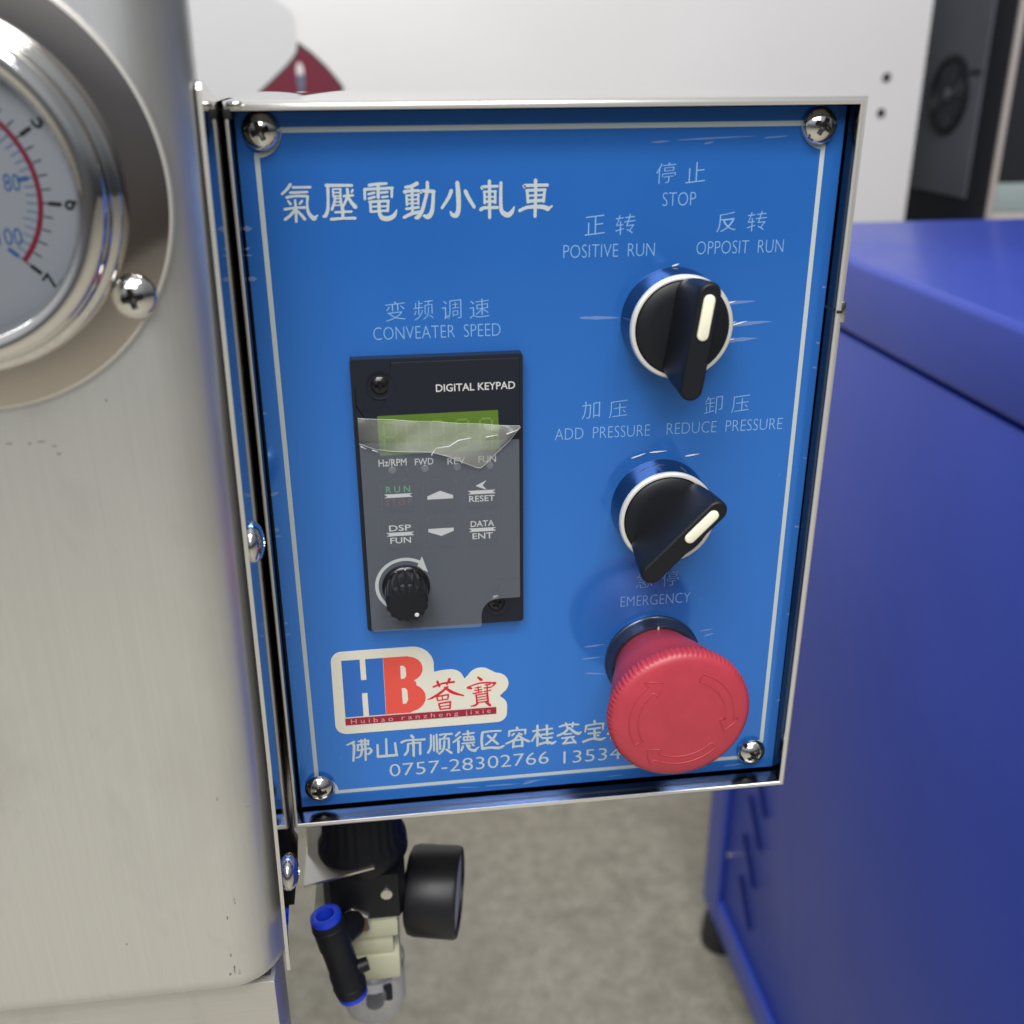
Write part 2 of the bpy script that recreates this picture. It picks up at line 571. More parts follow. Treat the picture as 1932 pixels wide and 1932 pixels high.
WLOC = {}
def tag(o, label=None, cat=None, group=None, kind=None):
    for k, v in (('label', label), ('category', cat), ('group', group), ('kind', kind)):
        if v:
            o[k] = v
    return o
def thing(name, loc, label, cat, group=None):
    o = bpy.data.objects.new(name, None)
    o.empty_display_size = 0.02
    COL.objects.link(o)
    o.location = Vector(loc) * S + Vector((0, 0, ZO))
    WLOC[o.name] = o.location.copy()
    return tag(o, label, cat, group)
def copy_of(o, loc, parent):
    c = o.copy()
    COL.objects.link(c)
    w = Vector(loc) * S + Vector((0, 0, ZO))
    WLOC[c.name] = w
    c.parent = parent
    c.location = w - WLOC[parent.name]
    return c
def arc(cx, cz, r, a0, a1, n=8):
    return [(cx + r * math.cos(rad(a0 + (a1 - a0) * i / n)), cz + r * math.sin(rad(a0 + (a1 - a0) * i / n))) for i in range(n + 1)]
def rrect(x0, x1, z0, z1, r, n=5):
    return arc(x1 - r, z1 - r, r, 0, 90, n) + arc(x0 + r, z1 - r, r, 90, 180, n) + arc(x0 + r, z0 + r, r, 180, 270, n) + arc(x1 - r, z0 + r, r, 270, 360, n)

# brush strokes of the printed characters on the front plate: x, z, width in hundredths of a millimetre
TITLE=[[[-7391,9791,83,-7517,9644,79,-7660,9526,63],[-7337,9704,71,-6844,9701,67],[-7421,9562,75,-6937,9572,63],[-7535,9433,84,-7285,9468,71,-6936,9455,71],[-6940,9455,75,-6973,9250,67,-6960,9026,89,-6868,8881,122,-6788,8838,127],[-6842,8819,93,-6698,8928,42],[-7502,9342,54,-7438,9250,84],[-7107,9334,71,-7184,9250,63],[-7616,9111,84,-7313,9146,63,-7044,9150,80],[-7305,9358,63,-7301,9095,76,-7321,8758,76],[-7340,9075,84,-7476,8935,84,-7631,8827,84],[-7278,9074,63,-7164,8949,84,-7071,8824,93]],[[-6407,9743,92,-5673,9729,76],[-6355,9752,92,-6374,9359,80,-6405,9075,93,-6480,8913,106,-6540,8894,76],[-6223,9629,59,-6218,9417,59],[-6012,9635,59,-6027,9230,59],[-6219,9639,50,-5991,9634,50],[-6205,9542,42,-6018,9538,42],[-6212,9447,46,-6025,9443,46],[-6174,9396,71,-6217,9234,76,-6291,9073,76],[-6016,9392,63,-6005,9067,63],[-6175,9381,42,-6019,9378,42],[-6182,9286,42,-6026,9283,42],[-6199,9189,42,-6032,9194,42],[-5931,9441,72,-5660,9456,67],[-5815,9631,84,-5816,9449,84,-5890,9288,76,-5984,9127,72],[-5798,9408,76,-5724,9265,97,-5612,9130,123],[-5660,9608,63,-5695,9548,71],[-6202,8999,68,-5731,9009,68],[-5976,9097,93,-5995,8820,85],[-6331,8807,85,-5984,8824,76,-5638,8823,85]],[[-5194,9724,92,-4942,9751,84,-4691,9761,72],[-5326,9611,80,-5333,9338,68],[-5337,9612,80,-4929,9624,76,-4530,9637,80],[-4551,9627,80,-4564,9383,68],[-4933,9735,93,-4953,9381,93],[-5230,9478,67,-5050,9515,67],[-5227,9356,72,-5046,9403,68],[-4872,9512,68,-4672,9528,63],[-4847,9389,68,-4678,9406,63],[-5211,9264,76,-4653,9283,76],[-5183,9274,76,-5186,8987,76],[-4674,9284,76,-4700,8997,77],[-5188,9131,55,-4682,9137,55],[-5185,8991,68,-4699,9014,68],[-4937,9289,97,-4941,9023,98,-4927,8899,106,-4847,8805,141,-4679,8791,141,-4526,8870,119,-4444,9023,43]],[[-3820,9750,112,-3994,9671,98,-4166,9650,78],[-4196,9522,108,-4000,9549,83,-3780,9544,88],[-3971,9659,83,-3990,8936,79],[-4140,9426,69,-4140,9154,69],[-3803,9455,69,-3815,9171,69],[-4152,9420,59,-3785,9431,59],[-4133,9301,49,-3814,9309,49],[-4138,9197,49,-3819,9200,49],[-4169,9048,74,-3799,9087,74],[-4242,8810,89,-4003,8913,99,-3705,8966,84],[-3721,9496,88,-3682,9538,93,-3340,9517,98],[-3531,9779,93,-3540,9544,103,-3619,9262,99,-3704,9002,109,-3822,8825,124,-3905,8791,89],[-3365,9506,98,-3387,9210,104,-3434,8948,124,-3538,8818,144,-3660,8845,89]],[[-2668,9752,113,-2647,9432,138,-2650,9027,129,-2717,8848,149,-2829,8851,114,-2894,8948,45],[-2847,9531,108,-2927,9343,99,-3134,9049,79],[-2440,9511,109,-2357,9331,109,-2189,9053,94]],[[-1956,9573,94,-1905,9619,84,-1495,9628,74],[-1736,9782,94,-1744,8742,90],[-1882,9489,69,-1883,9155,74],[-1571,9494,69,-1576,9160,75],[-1908,9477,64,-1547,9487,64],[-1885,9334,50,-1573,9335,50],[-1887,9202,74,-1575,9201,75],[-2004,8977,104,-1890,9030,94,-1502,9031,90],[-1402,9728,89,-1411,9336,94,-1402,8976,110,-1316,8853,145,-1190,8814,145,-1089,8897,120,-1012,9045,35]],[[-722,9597,109,-659,9631,89,-31,9632,89],[-389,9781,104,-383,9388,90,-401,8748,95],[-634,9500,84,-609,9152,85],[-119,9514,85,-150,9167,85],[-659,9493,79,-93,9501,80],[-621,9344,60,-118,9358,60],[-609,9188,95,-142,9210,95],[-862,8928,95,-609,9019,100,-204,9023,120,-14,8958,140],[-27,8946,100,105,9041,55]]]
FOOT=[[[-6828,-9132,86,-7093,-9255,69],[-6889,-9195,104,-6851,-9355,98,-6916,-9959,76],[-6695,-9145,69,-6328,-9136,69],[-6343,-9145,69,-6344,-9318,69],[-6738,-9279,69,-6337,-9284,64],[-6703,-9283,69,-6739,-9522,75],[-6719,-9524,70,-6318,-9459,75],[-6318,-9459,81,-6253,-9570,93,-6347,-9700,81,-6447,-9691,52],[-6582,-9087,86,-6579,-9486,81,-6653,-9757,81,-6801,-9830,64],[-6452,-9065,86,-6459,-9498,81,-6478,-9968,70]],[[-5710,-9120,69,-5728,-9832,82],[-6025,-9349,81,-6039,-9871,82],[-6038,-9854,111,-5357,-9852,111],[-5404,-9323,81,-5372,-9850,88]],[[-4814,-9068,98,-4747,-9179,104],[-5173,-9328,104,-4982,-9260,81,-4577,-9272,81,-4345,-9280,99],[-4945,-9410,70,-4495,-9394,70],[-4946,-9420,81,-4973,-9714,82,-5083,-9879,99],[-4518,-9403,82,-4530,-9899,88],[-4750,-9265,99,-4766,-9964,82]],[[-4120,-9100,70,-4140,-9621,82,-4251,-9874,88],[-4020,-9145,64,-4029,-9808,70],[-3917,-9103,70,-3914,-9872,76],[-3802,-9148,87,-3671,-9126,76,-3365,-9138,87],[-3585,-9187,70,-3676,-9282,70],[-3808,-9304,76,-3808,-9760,76],[-3808,-9322,70,-3502,-9317,70],[-3487,-9318,82,-3491,-9756,76],[-3645,-9407,76,-3691,-9771,82,-3858,-9948,82],[-3589,-9781,88,-3403,-9958,94]],[[-3086,-9095,82,-3236,-9238,82],[-3062,-9289,88,-3332,-9508,76],[-3140,-9457,94,-3153,-9966,88],[-2972,-9193,76,-2576,-9172,76],[-2794,-9071,88,-2783,-9264,76],[-2946,-9318,64,-2594,-9324,64],[-2946,-9318,70,-2949,-9440,70],[-2600,-9324,70,-2597,-9474,70],[-2949,-9451,64,-2567,-9467,64],[-2814,-9313,58,-2817,-9453,59],[-2697,-9325,58,-2700,-9464,59],[-3011,-9585,70,-2570,-9582,70],[-2985,-9700,82,-3048,-9888,82],[-2851,-9660,82,-2723,-9867,100,-2547,-9937,130],[-2577,-9934,118,-2412,-9791,53],[-2778,-9667,70,-2720,-9726,65],[-2645,-9656,70,-2587,-9721,65]],[[-2270,-9182,95,-1961,-9161,78,-1611,-9178,84],[-2270,-9182,100,-2304,-9528,95,-2282,-9900,101],[-2282,-9883,112,-1971,-9863,101,-1689,-9908,112,-1490,-9826,73],[-2076,-9333,95,-1716,-9737,90],[-1781,-9295,95,-1910,-9500,89,-2167,-9726,73]],[[-1019,-9085,95,-1006,-9186,95],[-1302,-9224,84,-1006,-9203,73,-695,-9216,78],[-1288,-9226,84,-1317,-9440,67],[-709,-9214,84,-723,-9397,67],[-1119,-9342,73,-1204,-9417,73],[-950,-9342,73,-837,-9419,73],[-978,-9422,95,-1121,-9610,95,-1419,-9749,79],[-978,-9422,84,-781,-9609,96,-582,-9730,101],[-1149,-9641,79,-837,-9621,79],[-1135,-9642,79,-1165,-9942,85],[-837,-9621,84,-824,-9925,85],[-1151,-9903,79,-824,-9892,79]],[[-440,-9307,79,-157,-9284,79],[-271,-9073,90,-268,-9963,85],[-284,-9389,79,-482,-9739,73],[-227,-9428,73,-127,-9605,73],[-100,-9272,79,270,-9258,79],[69,-9088,90,87,-9525,85],[-127,-9488,79,300,-9461,73],[-84,-9643,79,273,-9644,79],[87,-9660,90,103,-9898,90],[-183,-9887,107,103,-9830,90,275,-9898,113,403,-9825,62]],[[539,-9200,84,838,-9144,79,1238,-9172,79],[766,-9071,79,825,-9260,79],[1036,-9073,79,1011,-9261,79],[868,-9281,90,728,-9469,96,458,-9594,79],[897,-9284,79,1072,-9468,107,1246,-9569,124,1330,-9493,51],[729,-9553,68,987,-9544,62],[631,-9712,79,1075,-9688,79],[847,-9733,74,706,-9940,79],[677,-9947,91,1079,-9925,85],[1019,-9767,74,1152,-9966,79]],[[1823,-9070,90,1841,-9206,96],[1512,-9258,79,1841,-9216,73,2171,-9213,79],[1526,-9260,90,1489,-9525,57],[2143,-9217,90,2150,-9487,57],[1602,-9418,79,2047,-9393,79],[1831,-9406,96,1855,-9797,97],[1606,-9604,79,2052,-9596,74],[1940,-9703,79,1998,-9726,79],[1426,-9942,108,1770,-9840,97,2061,-9902,119,2247,-9835,63]],[[2457,-9601,85,2344,-9692,102],[2551,-9813,85,2452,-9889,85]]]
LOGO=[[[-3965,-7112,78,-3626,-6997,77,-3230,-6970,92],[-3817,-6899,92,-3746,-7110,78],[-3381,-6834,99,-3487,-7051,71],[-3454,-7136,71,-3709,-7361,99,-3998,-7543,85,-4177,-7610,35],[-3561,-7168,85,-3285,-7399,120,-2916,-7557,57],[-3855,-7514,57,-3826,-7683,57],[-3855,-7514,57,-3446,-7468,64],[-3446,-7468,64,-3470,-7653,57],[-3826,-7683,50,-3470,-7653,50],[-3677,-7489,42,-3647,-7658,43],[-3795,-7812,64,-3749,-8046,64],[-3795,-7812,64,-3384,-7765,71],[-3384,-7765,71,-3411,-8056,64],[-3763,-7932,43,-3424,-7908,43],[-3749,-8046,57,-3410,-8035,57]],[[-2385,-6859,85,-2273,-6971,120],[-2748,-7248,120,-2625,-7292,78],[-2694,-7203,57,-2283,-7094,64,-1777,-7138,85],[-1784,-7150,78,-1893,-7273,50],[-2500,-7282,50,-2286,-7259,50],[-2520,-7384,50,-2270,-7365,50],[-2392,-7229,50,-2379,-7480,50],[-2576,-7504,57,-2254,-7458,57],[-2142,-7189,50,-1963,-7176,50],[-2180,-7310,57,-1929,-7291,57],[-2070,-7175,50,-2075,-7465,50],[-2182,-7456,50,-1949,-7414,50],[-2470,-7555,64,-2441,-7892,64],[-2076,-7507,71,-2046,-7886,71],[-2470,-7576,50,-2058,-7529,50],[-2454,-7682,43,-2060,-7642,43],[-2456,-7786,43,-2051,-7751,43],[-2441,-7892,50,-2045,-7853,50],[-2423,-7915,86,-2514,-7991,79,-2658,-8020,43],[-2135,-7878,86,-1983,-8039,107]]]

# ================================================================ the setting
fl = MB()
fl.faces([(-9000, -6000, FL), (9000, -6000, FL), (9000, 9000, FL), (-9000, 9000, FL)], [(0, 1, 2, 3)], 'concrete')
tag(fl.build('floor', origin=(0, 0, FL)), kind='structure')

# ================================================================ white machine behind
wm = thing('white_machine', (70, 1400, FL), 'large white painted machine panel with a maroon diamond sticker, behind the control box', 'machine')
b = MB()
b.box(-760, 838, 1400, 2000, FL, 620, 'machine_white', 4)
b.build('body', wm)
for q in ((773.5, 113.1), (771.5, 60.0)):
    b = MB()
    b.lathe([(0, 0.3), (5.2, 0.3), (7.5, 1.2), (8.2, 0.2)], (q[0], 1400, q[1]), 'dark_recess', n=20, keys=['dark_recess', 'dark_recess', 'machine_white'])
    b.build('bolt_hole', wm)
b = MB()
dia = [(-148.0, 168.5), (-128, 154), (-108, 135), (-90.5, 114), (-84, 104), (-148, 36), (-211, 100), (-192.0, 115.5), (-170, 134), (-157, 147), (-150.5, 156), (-149.5, 162)]
b.prism(dia, 1398.6, 1399.9, 'decal_border')
cx, cz = -148.0, 103.0
inn = [(-146.5, 162), (-128, 149), (-110, 131.5), (-93.5, 112), (-88.5, 104), (-148, 41), (-206, 100), (-188, 114.5), (-168, 131), (-154, 145), (-148, 154)]
b.flat(inn, 1398.3, 'decal_maroon')
b.flat([(-153, 128), (-152, 136), (-149, 140.5), (-145, 139), (-142.5, 133), (-142, 126), (-144, 122), (-147, 125), (-150, 121), (-152, 124)], 1398.0, 'decal_white')
b.flat([(-153, 128), (-152, 124), (-150, 121), (-147, 125), (-144, 122), (-142, 126), (-141, 112), (-144, 100), (-151, 100), (-153.5, 112)], 1398.1, 'decal_grey')
b.build('diamond_sticker', wm)
b = MB()
b.prism(arc(-172, 196, 22, 0, 60, 6) + [(-240, 270), (-420, 270), (-420, 40), (-150, 40)], 1399.2, 1399.8, 'film_pale')
b.build('masking_film', wm)

# ================================================================ dark grey cabinet with a fan, right behind
dc = thing('fan_cabinet', (1300, 1700, FL), 'dark grey steel cabinet with a round cooling fan in its side', 'cabinet')
b = MB()
b.box(1003, 1640, 1440, 2150, FL, 640, 'cabinet_trim', 3)
b.build('frame', dc)
b = MB()
b.box(999, 1004, 1506, 2100, -90, 600, 'cabinet_grey', 2)
b.build('side_panel', dc)
b = MB()
fr = (999, 1607, 82)
b.lathe([(68, -2), (68, 4), (64, 6), (58, 6), (56, 0), (0, -1)], fr, 'cabinet_trim', axis=(-1, 0, 0), n=48)
fan = b.build('fan', dc)
b = MB()
for r in (16, 26, 36, 46, 54):
    b.tube([(993, 1607 + r * math.cos(rad(t)), 82 + r * math.sin(rad(t))) for t in range(0, 361, 12)], 0.9, 'cabinet_trim', 6, False)
for t in range(0, 360, 45):
    b.tube([(992.5, 1607 + 10 * math.cos(rad(t)), 82 + 10 * math.sin(rad(t))), (992.5, 1607 + 58 * math.cos(rad(t)), 82 + 58 * math.sin(rad(t)))], 1.2, 'cabinet_trim', 6)
b.build('guard', fan)
b = MB()
b.lathe([(12, 0), (12, 5), (9, 7), (0, 7)], (998, 1607, 82), 'cabinet_grey', axis=(-1, 0, 0), n=24)
b.build('hub', fan)
b = MB()
b.box(998.2, 999.5, 1512, 1546, 115, 123, 'cabinet_trim', 0.5)
b.build('latch', dc)
b = MB()
b.box(1004, 1014, 1432, 1440, -400, 620, 'post_beige', 2)
b.build('door_edge', dc)
b = MB()
b.box(1014.5, 1600, 1435, 1440, -56, 620, 'cabinet_trim', 1)
b.box(1014.5, 1600, 1434, 1440, -105, -57, 'teal_panel', 1)
b.box(1014.5, 1600, 1434, 1440, -400, -106, 'post_beige', 1)
b.build('front_panel', dc)

# ================================================================ blue cabinet on the right
bc = thing('blue_cabinet', (700, 400, FL), 'glossy blue powder coated cabinet with louvred side on black feet', 'cabinet')
X0 = 346.8
b = MB()
b.box(X0 + 2.2, 1150, -60, 752, -913, -86, 'cabinet_blue', 4)
b.build('body', bc)
b = MB()
b.box(X0 - 1.5, 1154, -66, 756, -83, -21, 'cabinet_blue', 7, 4)
b.build('lid', bc)
# frame round the inset side panel: far stile and bottom rail
b = MB()
b.box(X0 - 4, X0 + 4, 697, 753, -914, -87, 'cabinet_blue', 3, 3)
b.box(X0 - 4, X0 + 4, -60, 696.5, -914, -868, 'cabinet_blue', 3, 3)
b.build('side_frame', bc)
def louvre(y, z):
    m_ = MB()
    a, c_ = (y + 22, z + 22), (y - 22, z - 22)
    t = 4
    pts = [(a[0] + t, a[1]), (a[0], a[1] + t * 0.6), (c_[0] - t, c_[1]), (c_[0], c_[1] - t * 0.6)]
    outer = X0 + 2.3
    p = [(outer, q[0], q[1]) for q in pts]
    # raised lip over a dark slot
    up_ = [(outer - 3.2, (pts[0][0] + pts[1][0]) / 2, (pts[0][1] + pts[1][1]) / 2), (outer - 3.2, (pts[2][0] + pts[3][0]) / 2, (pts[2][1] + pts[3][1]) / 2)]
    m_.faces([(outer - 0.2, *pts[0]), (outer - 0.2, *pts[1]), (outer - 0.2, *pts[2]), (outer - 0.2, *pts[3])], [(0, 1, 2, 3)], 'cabinet_blue_dark')
    k = [(outer - 0.25, a[0] + 9, a[1] - 3), (outer - 0.25, c_[0] + 9, c_[1] - 3), (outer - 3.4, c_[0] + 2, c_[1] - 2), (outer - 3.4, a[0] + 2, a[1] - 2)]
    m_.faces(k, [(0, 1, 2, 3)], 'cabinet_blue')
    return m_
for y, z in ((608, -626), (613.6, -677.7), (619.5, -738.7), (618.5, -802), (612, -565), (612, -504), (608, -443)):
    louvre(y, z).build('louvre', bc)
b = MB()
b.lathe([(3.5, 0), (3.5, 1.2), (2, 2.4), (0, 2.6)], (X0 + 2.2, 685.6, -785), 'nickel', axis=(-1, 0, 0), n=16)
b.build('screw', bc)
for q in ((364, 728), (392, -10), (1100, 715), (1100, -10)):
    b = MB()
    b.lathe([(0, 60.5), (18, 60.5), (24, 44), (27, 12), (26, 2), (22, 0), (0, 0)], (q[0], q[1], FL), 'rubber', axis=(0, 0, 1), up=(0, 1, 0), n=32)
    b.build('foot', bc)

# ================================================================ stainless machine on the left
sm = thing('stainless_machine', (-420, 60, FL), 'brushed stainless steel machine housing at the left, carrying gauge and control box', 'machine')
def xr(z):            # right-hand silhouette, leaning very slightly
    return -92.75 + z * 0.0105
b = MB()
R_ = 17.0
zt, zb = 620.0, -151.4
rings = []
levels = [(zb, 5.0), (zb + 1.2, 2.4), (zb + 4, 0.6), (zb + 8, 0.0)] + [(zb + 8 + (zt - zb - 8) * i / 12, 0.0) for i in range(1, 13)]
for z, ins in levels:
    x1 = xr(z) - ins * 0.55
    y0 = -50.5 + ins
    row = [(-760, y0), (-400, y0), (-250, y0), (-150, y0)]
    for i in range(9):
        t = rad(-90 + 90 * i / 8)
        row.append((x1 - R_ + R_ * math.cos(t), y0 + R_ + R_ * math.sin(t)))
    row += [(x1, -33.0), (x1 - 1.5, -32.0), (x1 - 14, -32.0)]
    rings.append([(x, y, z - (0.0075 * (x + 100) if z < zb + 9 else 0) * 0) for x, y in row])
n = len(rings[0])
vs = [v for r in rings for v in r]
b.faces(vs, [(i * n + j, i * n + j + 1, (i + 1) * n + j + 1, (i + 1) * n + j) for i in range(len(rings) - 1) for j in range(n - 1)], 'steel_brushed', True)
b.faces([rings[0][0], rings[0][3], rings[0][8], rings[0][12], rings[0][13], (-760, -32, zb)], [(5, 4, 3, 2, 1, 0)], 'steel_edge')
b.build('housing', sm, sharp=50)
# smudges and nicks left on the sheet
def grime(x, z, w, h, key, y=-50.62):
    b = MB()
    n = 11
    b.flat([(x + w * (0.6 + 0.5 * random.random()) * math.cos(6.2832 * i / n), z + h * (0.6 + 0.5 * random.random()) * math.sin(6.2832 * i / n)) for i in range(n)], y, key)
    b.build('grime_mark', sm)
GRIME = [(-106.3, -112.7, 0.3, 0.6), (-109.3, -118.8, 0.3, 0.5), (-107.2, -72.8, 0.25, 0.4), (-98.2, -76.2, 1.6, 0.22), (-109.3, -139.8, 0.35, 0.7),
         (-110.9, -142.2, 0.4, 0.5), (-107.9, -142.0, 0.45, 0.4), (-109.9, -134.3, 0.4, 0.3), (-109.4, -141.0, 0.2, 1.2), (-140.9, -125.1, 0.25, 0.4),
         (-133.8, 38.1, 0.7, 0.35), (-145.3, 41.4, 1.2, 0.3), (-140.4, 41.2, 0.35, 0.5), (-137.6, 41.6, 1.1, 0.25), (-134.6, 40.3, 0.7, 0.2), (-120.2, 51.6, 0.4, 0.35)]
for x, z, w, h in GRIME:
    grime(x, z, w, h, 'grime')
b = MB()
b.box(-760, -98.4, -44, -20, FL, -154.0, 'steel_base', 0.6, 2)
b.build('base', sm)
b = MB()
b.box(-700, -100, -41, -34, -153.9, -149.4, 'dark_recess')
b.build('shadow_gap', sm)
# polished side plate the box is bolted to
b = MB()
prof = [(-37.5, 123.4), (-36.5, 125.0), (-34.5, 125.4), (-31, 124.8), (-10, 120.8), (140, 118.5), (140, -118), (24, -126), (0, -143), (-21, -143), (-34, -131), (-43.5, -134), (-46.5, -147), (-41, -70), (-40, 40)]
n = len(prof)
def xp(z):
    return -91.25 + z * 0.0077
vs = [(xp(z), y, z) for y, z in prof] + [(xp(z) - 1.15, y, z) for y, z in prof]
b.faces(vs, [tuple(range(n))[::-1], tuple(range(n, 2 * n))], 'steel_mirror')
b.faces(vs, [(i, (i + 1) % n, n + (i + 1) % n, n + i) for i in range(n)], 'steel_edge')
sp = b.build('side_plate', sm, sharp=0)
b2 = MB()
b2.box(-760, -300, -31.5, 380, FL, 600, 'steel_edge', 2)
b2.build('carcass', sm)
BOLTS = ((-30.5, 1.6), (-26.0, -123.8))
for y, z in BOLTS:
    b = MB()
    b.lathe([(6.3, 0), (6.3, 0.5), (5.8, 1.4), (4.6, 2.4), (2.7, 3.1), (1.5, 3.3), (1.4, 2.3), (0, 2.2)], (xp(z), y, z), 'chrome', axis=(1, 0, 0), n=32)
    b.build('bolt', sp)

# ================================================================ pressure gauge
GX, GZ, GY = -149.0, 102.0, -50.6
pg = thing('pressure_gauge', (GX, GY, GZ), 'round chrome pressure gauge with white dial and red arc on the stainless housing', 'gauge')
b = MB()
b.lathe([(51.6, 0.0), (51.6, 0.9), (51.2, 1.25), (50.6, 1.35), (40.5, 1.5), (32, 1.5)], (GX, GY, GZ), 'flange_steel', n=128, keys=['steel_edge', 'steel_edge', 'steel_edge', 'flange_steel', 'flange_steel'])
flg = b.build('flange', pg, sharp=30)
b = MB()
b.lathe([(41.2, 1.0), (41.4, 3.0), (41.0, 5.2), (40.2, 6.2), (39.2, 6.4), (38.8, 6.9), (38.7, 8.6), (38.2, 10.2), (37.0, 11.4), (35.2, 11.9), (33.6, 11.6), (32.4, 10.6), (31.6, 9.0), (31.2, 6.5), (31.0, 3.0)], (GX, GY, GZ), 'chrome', n=128)
b.build('bezel', pg, sharp=60)
b = MB()
b.lathe([(31.6, 2.2), (0, 2.2)], (GX, GY, GZ), 'dial_white', n=96)
dial = b.build('dial', pg)
DY = GY - 2.3
b = MB()
b.ring(GX, GZ, 21.6, 22.75, DY, 'dial_red', -43.5, 226, 160)
def tick(a, r0, r1, w, key, dy=0.0, mk=b):
    c_, s_ = math.cos(rad(a)), math.sin(rad(a))
    mk.flat([(GX + r0 * c_ - w / 2 * s_, GZ + r0 * s_ + w / 2 * c_), (GX + r0 * c_ + w / 2 * s_, GZ + r0 * s_ - w / 2 * c_),
             (GX + r1 * c_ + w / 2 * s_, GZ + r1 * s_ - w / 2 * c_), (GX + r1 * c_ - w / 2 * s_, GZ + r1 * s_ + w / 2 * c_)], DY + dy, key)
def apos(v):           # bar-like scale value 0..7 to angle
    return -43.0 + (7 - v) * 37.3
b.build('scale_arc', dial)
b = MB()
for i in range(0, 36):
    v = i / 5
    if i % 5 == 0:
        tick(apos(v), 22.7, 24.2, 0.35, 'dial_black', 0, b)
        tick(apos(v), 23.9, 26.8, 0.95, 'dial_black', -0.02, b)
    else:
        tick(apos(v), 22.9, 24.9, 0.32, 'dial_black', 0, b)
for i in range(0, 51):
    v = i * 2 * 0.07
    if i % 10 == 0:
        tick(apos(v), 20.4, 21.7, 0.35, 'dial_blue', 0, b)
        tick(apos(v), 18.0, 20.6, 1.0, 'dial_blue', -0.02, b)
    else:
        tick(apos(v), 19.2 if i % 5 else 18.4, 21.6, 0.26, 'dial_blue', 0, b)
b.build('tick_marks', dial)
b = MB()
def rotframe(px, pz, a):
    ca, sa = math.cos(rad(a)), math.sin(rad(a))
    return lambda p: (px + p[0] * ca - p[2] * sa, p[1], pz + p[0] * sa + p[2] * ca)
for v in range(0, 8):
    a = apos(v)
    px, pz = GX + 29.3 * math.cos(rad(a)), GZ + 29.3 * math.sin(rad(a))
    b.text(str(v), -1.2, 1.2, 0, 3.7, DY, 'dial_black', 0.02, frame=rotframe(px, pz, a + 90 if v == 7 else a - 90))
for v in (0, 20, 40, 60, 80, 100):
    a = apos(v * 0.07)
    w = 3.6 if v < 100 else 5.4
    rr = 14.6 if v < 100 else 13.6
    px, pz = GX + rr * math.cos(rad(a)), GZ + rr * math.sin(rad(a))
    if v == 100:
        px, pz = -135.0, 92.4
    if v == 80:
        px, pz = -132.4, 104.4
    b.text(str(v), px - w / 2, px + w / 2, pz, 3.9, DY, 'dial_blue', 0.0)
b.build('numbers', dial)
b = MB()
b.lathe([(31.3, 6.6), (0, 6.6)], (GX, GY, GZ), 'gauge_glass', n=64)
b.build('glass', pg)

# ---------------------------------------------------------------- pan head cross recess screw, reused by copying
def cross_screw(name, c, r, h, key, parent, rot_=0.0, dark='recess_metal'):
    """dome with a real cross-shaped recess"""
    b = MB()
    n, m_ = 48, 14
    rows = []
    def hh(x, z):
        d = math.hypot(x, z) / r
        base = h * math.sqrt(max(0.0, 1 - (d * 0.97) ** 2))
        ca, sa = math.cos(rad(rot_)), math.sin(rad(rot_))
        u, w = x * ca + z * sa, -x * sa + z * ca
        arm = 0.47 * r
        wid = 0.125 * r
        inside = (abs(u) < wid and abs(w) < arm) or (abs(w) < wid and abs(u) < arm) or (abs(u) + abs(w) < 0.34 * r)
        return base - (0.6 * h * (1.15 - math.hypot(x, z) / arm * 0.5) if inside else 0.0), inside
    k = 30
    g = {}
    for i in range(-k, k + 1):
        for j in range(-k, k + 1):
            x, z = i / k, j / k
            # square to disc
            X = x * math.sqrt(1 - z * z / 2)
            Z = z * math.sqrt(1 - x * x / 2)
            hv, ins = hh(X * r, Z * r)
            g[(i, j)] = (b.bm.verts.new((c[0] + X * r, c[1] - hv, c[2] + Z * r)), ins)
    a_, d_ = b.mi(key), b.mi(dark)
    for i in range(-k, k):
        for j in range(-k, k):
            q = [g[(i, j)], g[(i + 1, j)], g[(i + 1, j + 1)], g[(i, j + 1)]]
            f = b.bm.faces.new([t[0] for t in q])
            f.material_index = d_ if all(t[1] for t in q) else a_
            f.smooth = True
    return b.build(name, parent, sharp=48, origin=c)
cross_screw('screw', (-109.3, GY - 1.4, 77.6), 5.3, 3.4, 'chrome', flg, 10)

# ================================================================ control box
cb = thing('control_box', (0, 60, -122), 'stainless control box with glossy blue lettered front plate, two selector switches and emergency stop', 'control box')
bx0, bx1, bz0, bz1 = -90.4, 91.25, -121.4, 120.0
prof = [(0, 148), (0, 128), (0, 108), (0, 88), (0, 68), (0, 48), (0, 28), (0, 12), (0, 0), (0, -5.2), (0.05, -6.4), (0.2, -7.4), (0.45, -7.85), (0.7, -7.95), (0.92, -7.8), (1.0, -7.3), (1.0, 9)]
LW, RW, BW, TW = 1.35, 2.6, 2.2, 2.4      # lip widths left, right, bottom, top
b = MB()
rows = []
for d, y in prof:
    bump_ = 0.6 * (1 - ((y - 71) / 77.0) ** 2) if y >= 0 else 0.0
    xa, xb = bx0 + d * LW, bx1 - d * RW
    za, zb_ = bz0 + d * BW, bz1 - d * TW
    row = [(xa, y, za), (xb, y, za), (xb, y, zb_ + (bump_ if d == 0 else 0)), (xa, y, zb_ + (bump_ if d == 0 else 0))]
    rows.append([(x + (0.0058 * z if x > 0 else 0.0066 * z), yy, z) for x, yy, z in row])
vs = [v for r in rows for v in r]
fs = []
for i in range(len(rows) - 1):
    for j in range(4):
        k = (j + 1) % 4
        fs.append((i * 4 + j, (i + 1) * 4 + j, (i + 1) * 4 + k, i * 4 + k))
b.faces(vs, fs, 'steel_box', True)
_k = b.mi('rim_satin')
b.bm.faces.ensure_lookup_table()
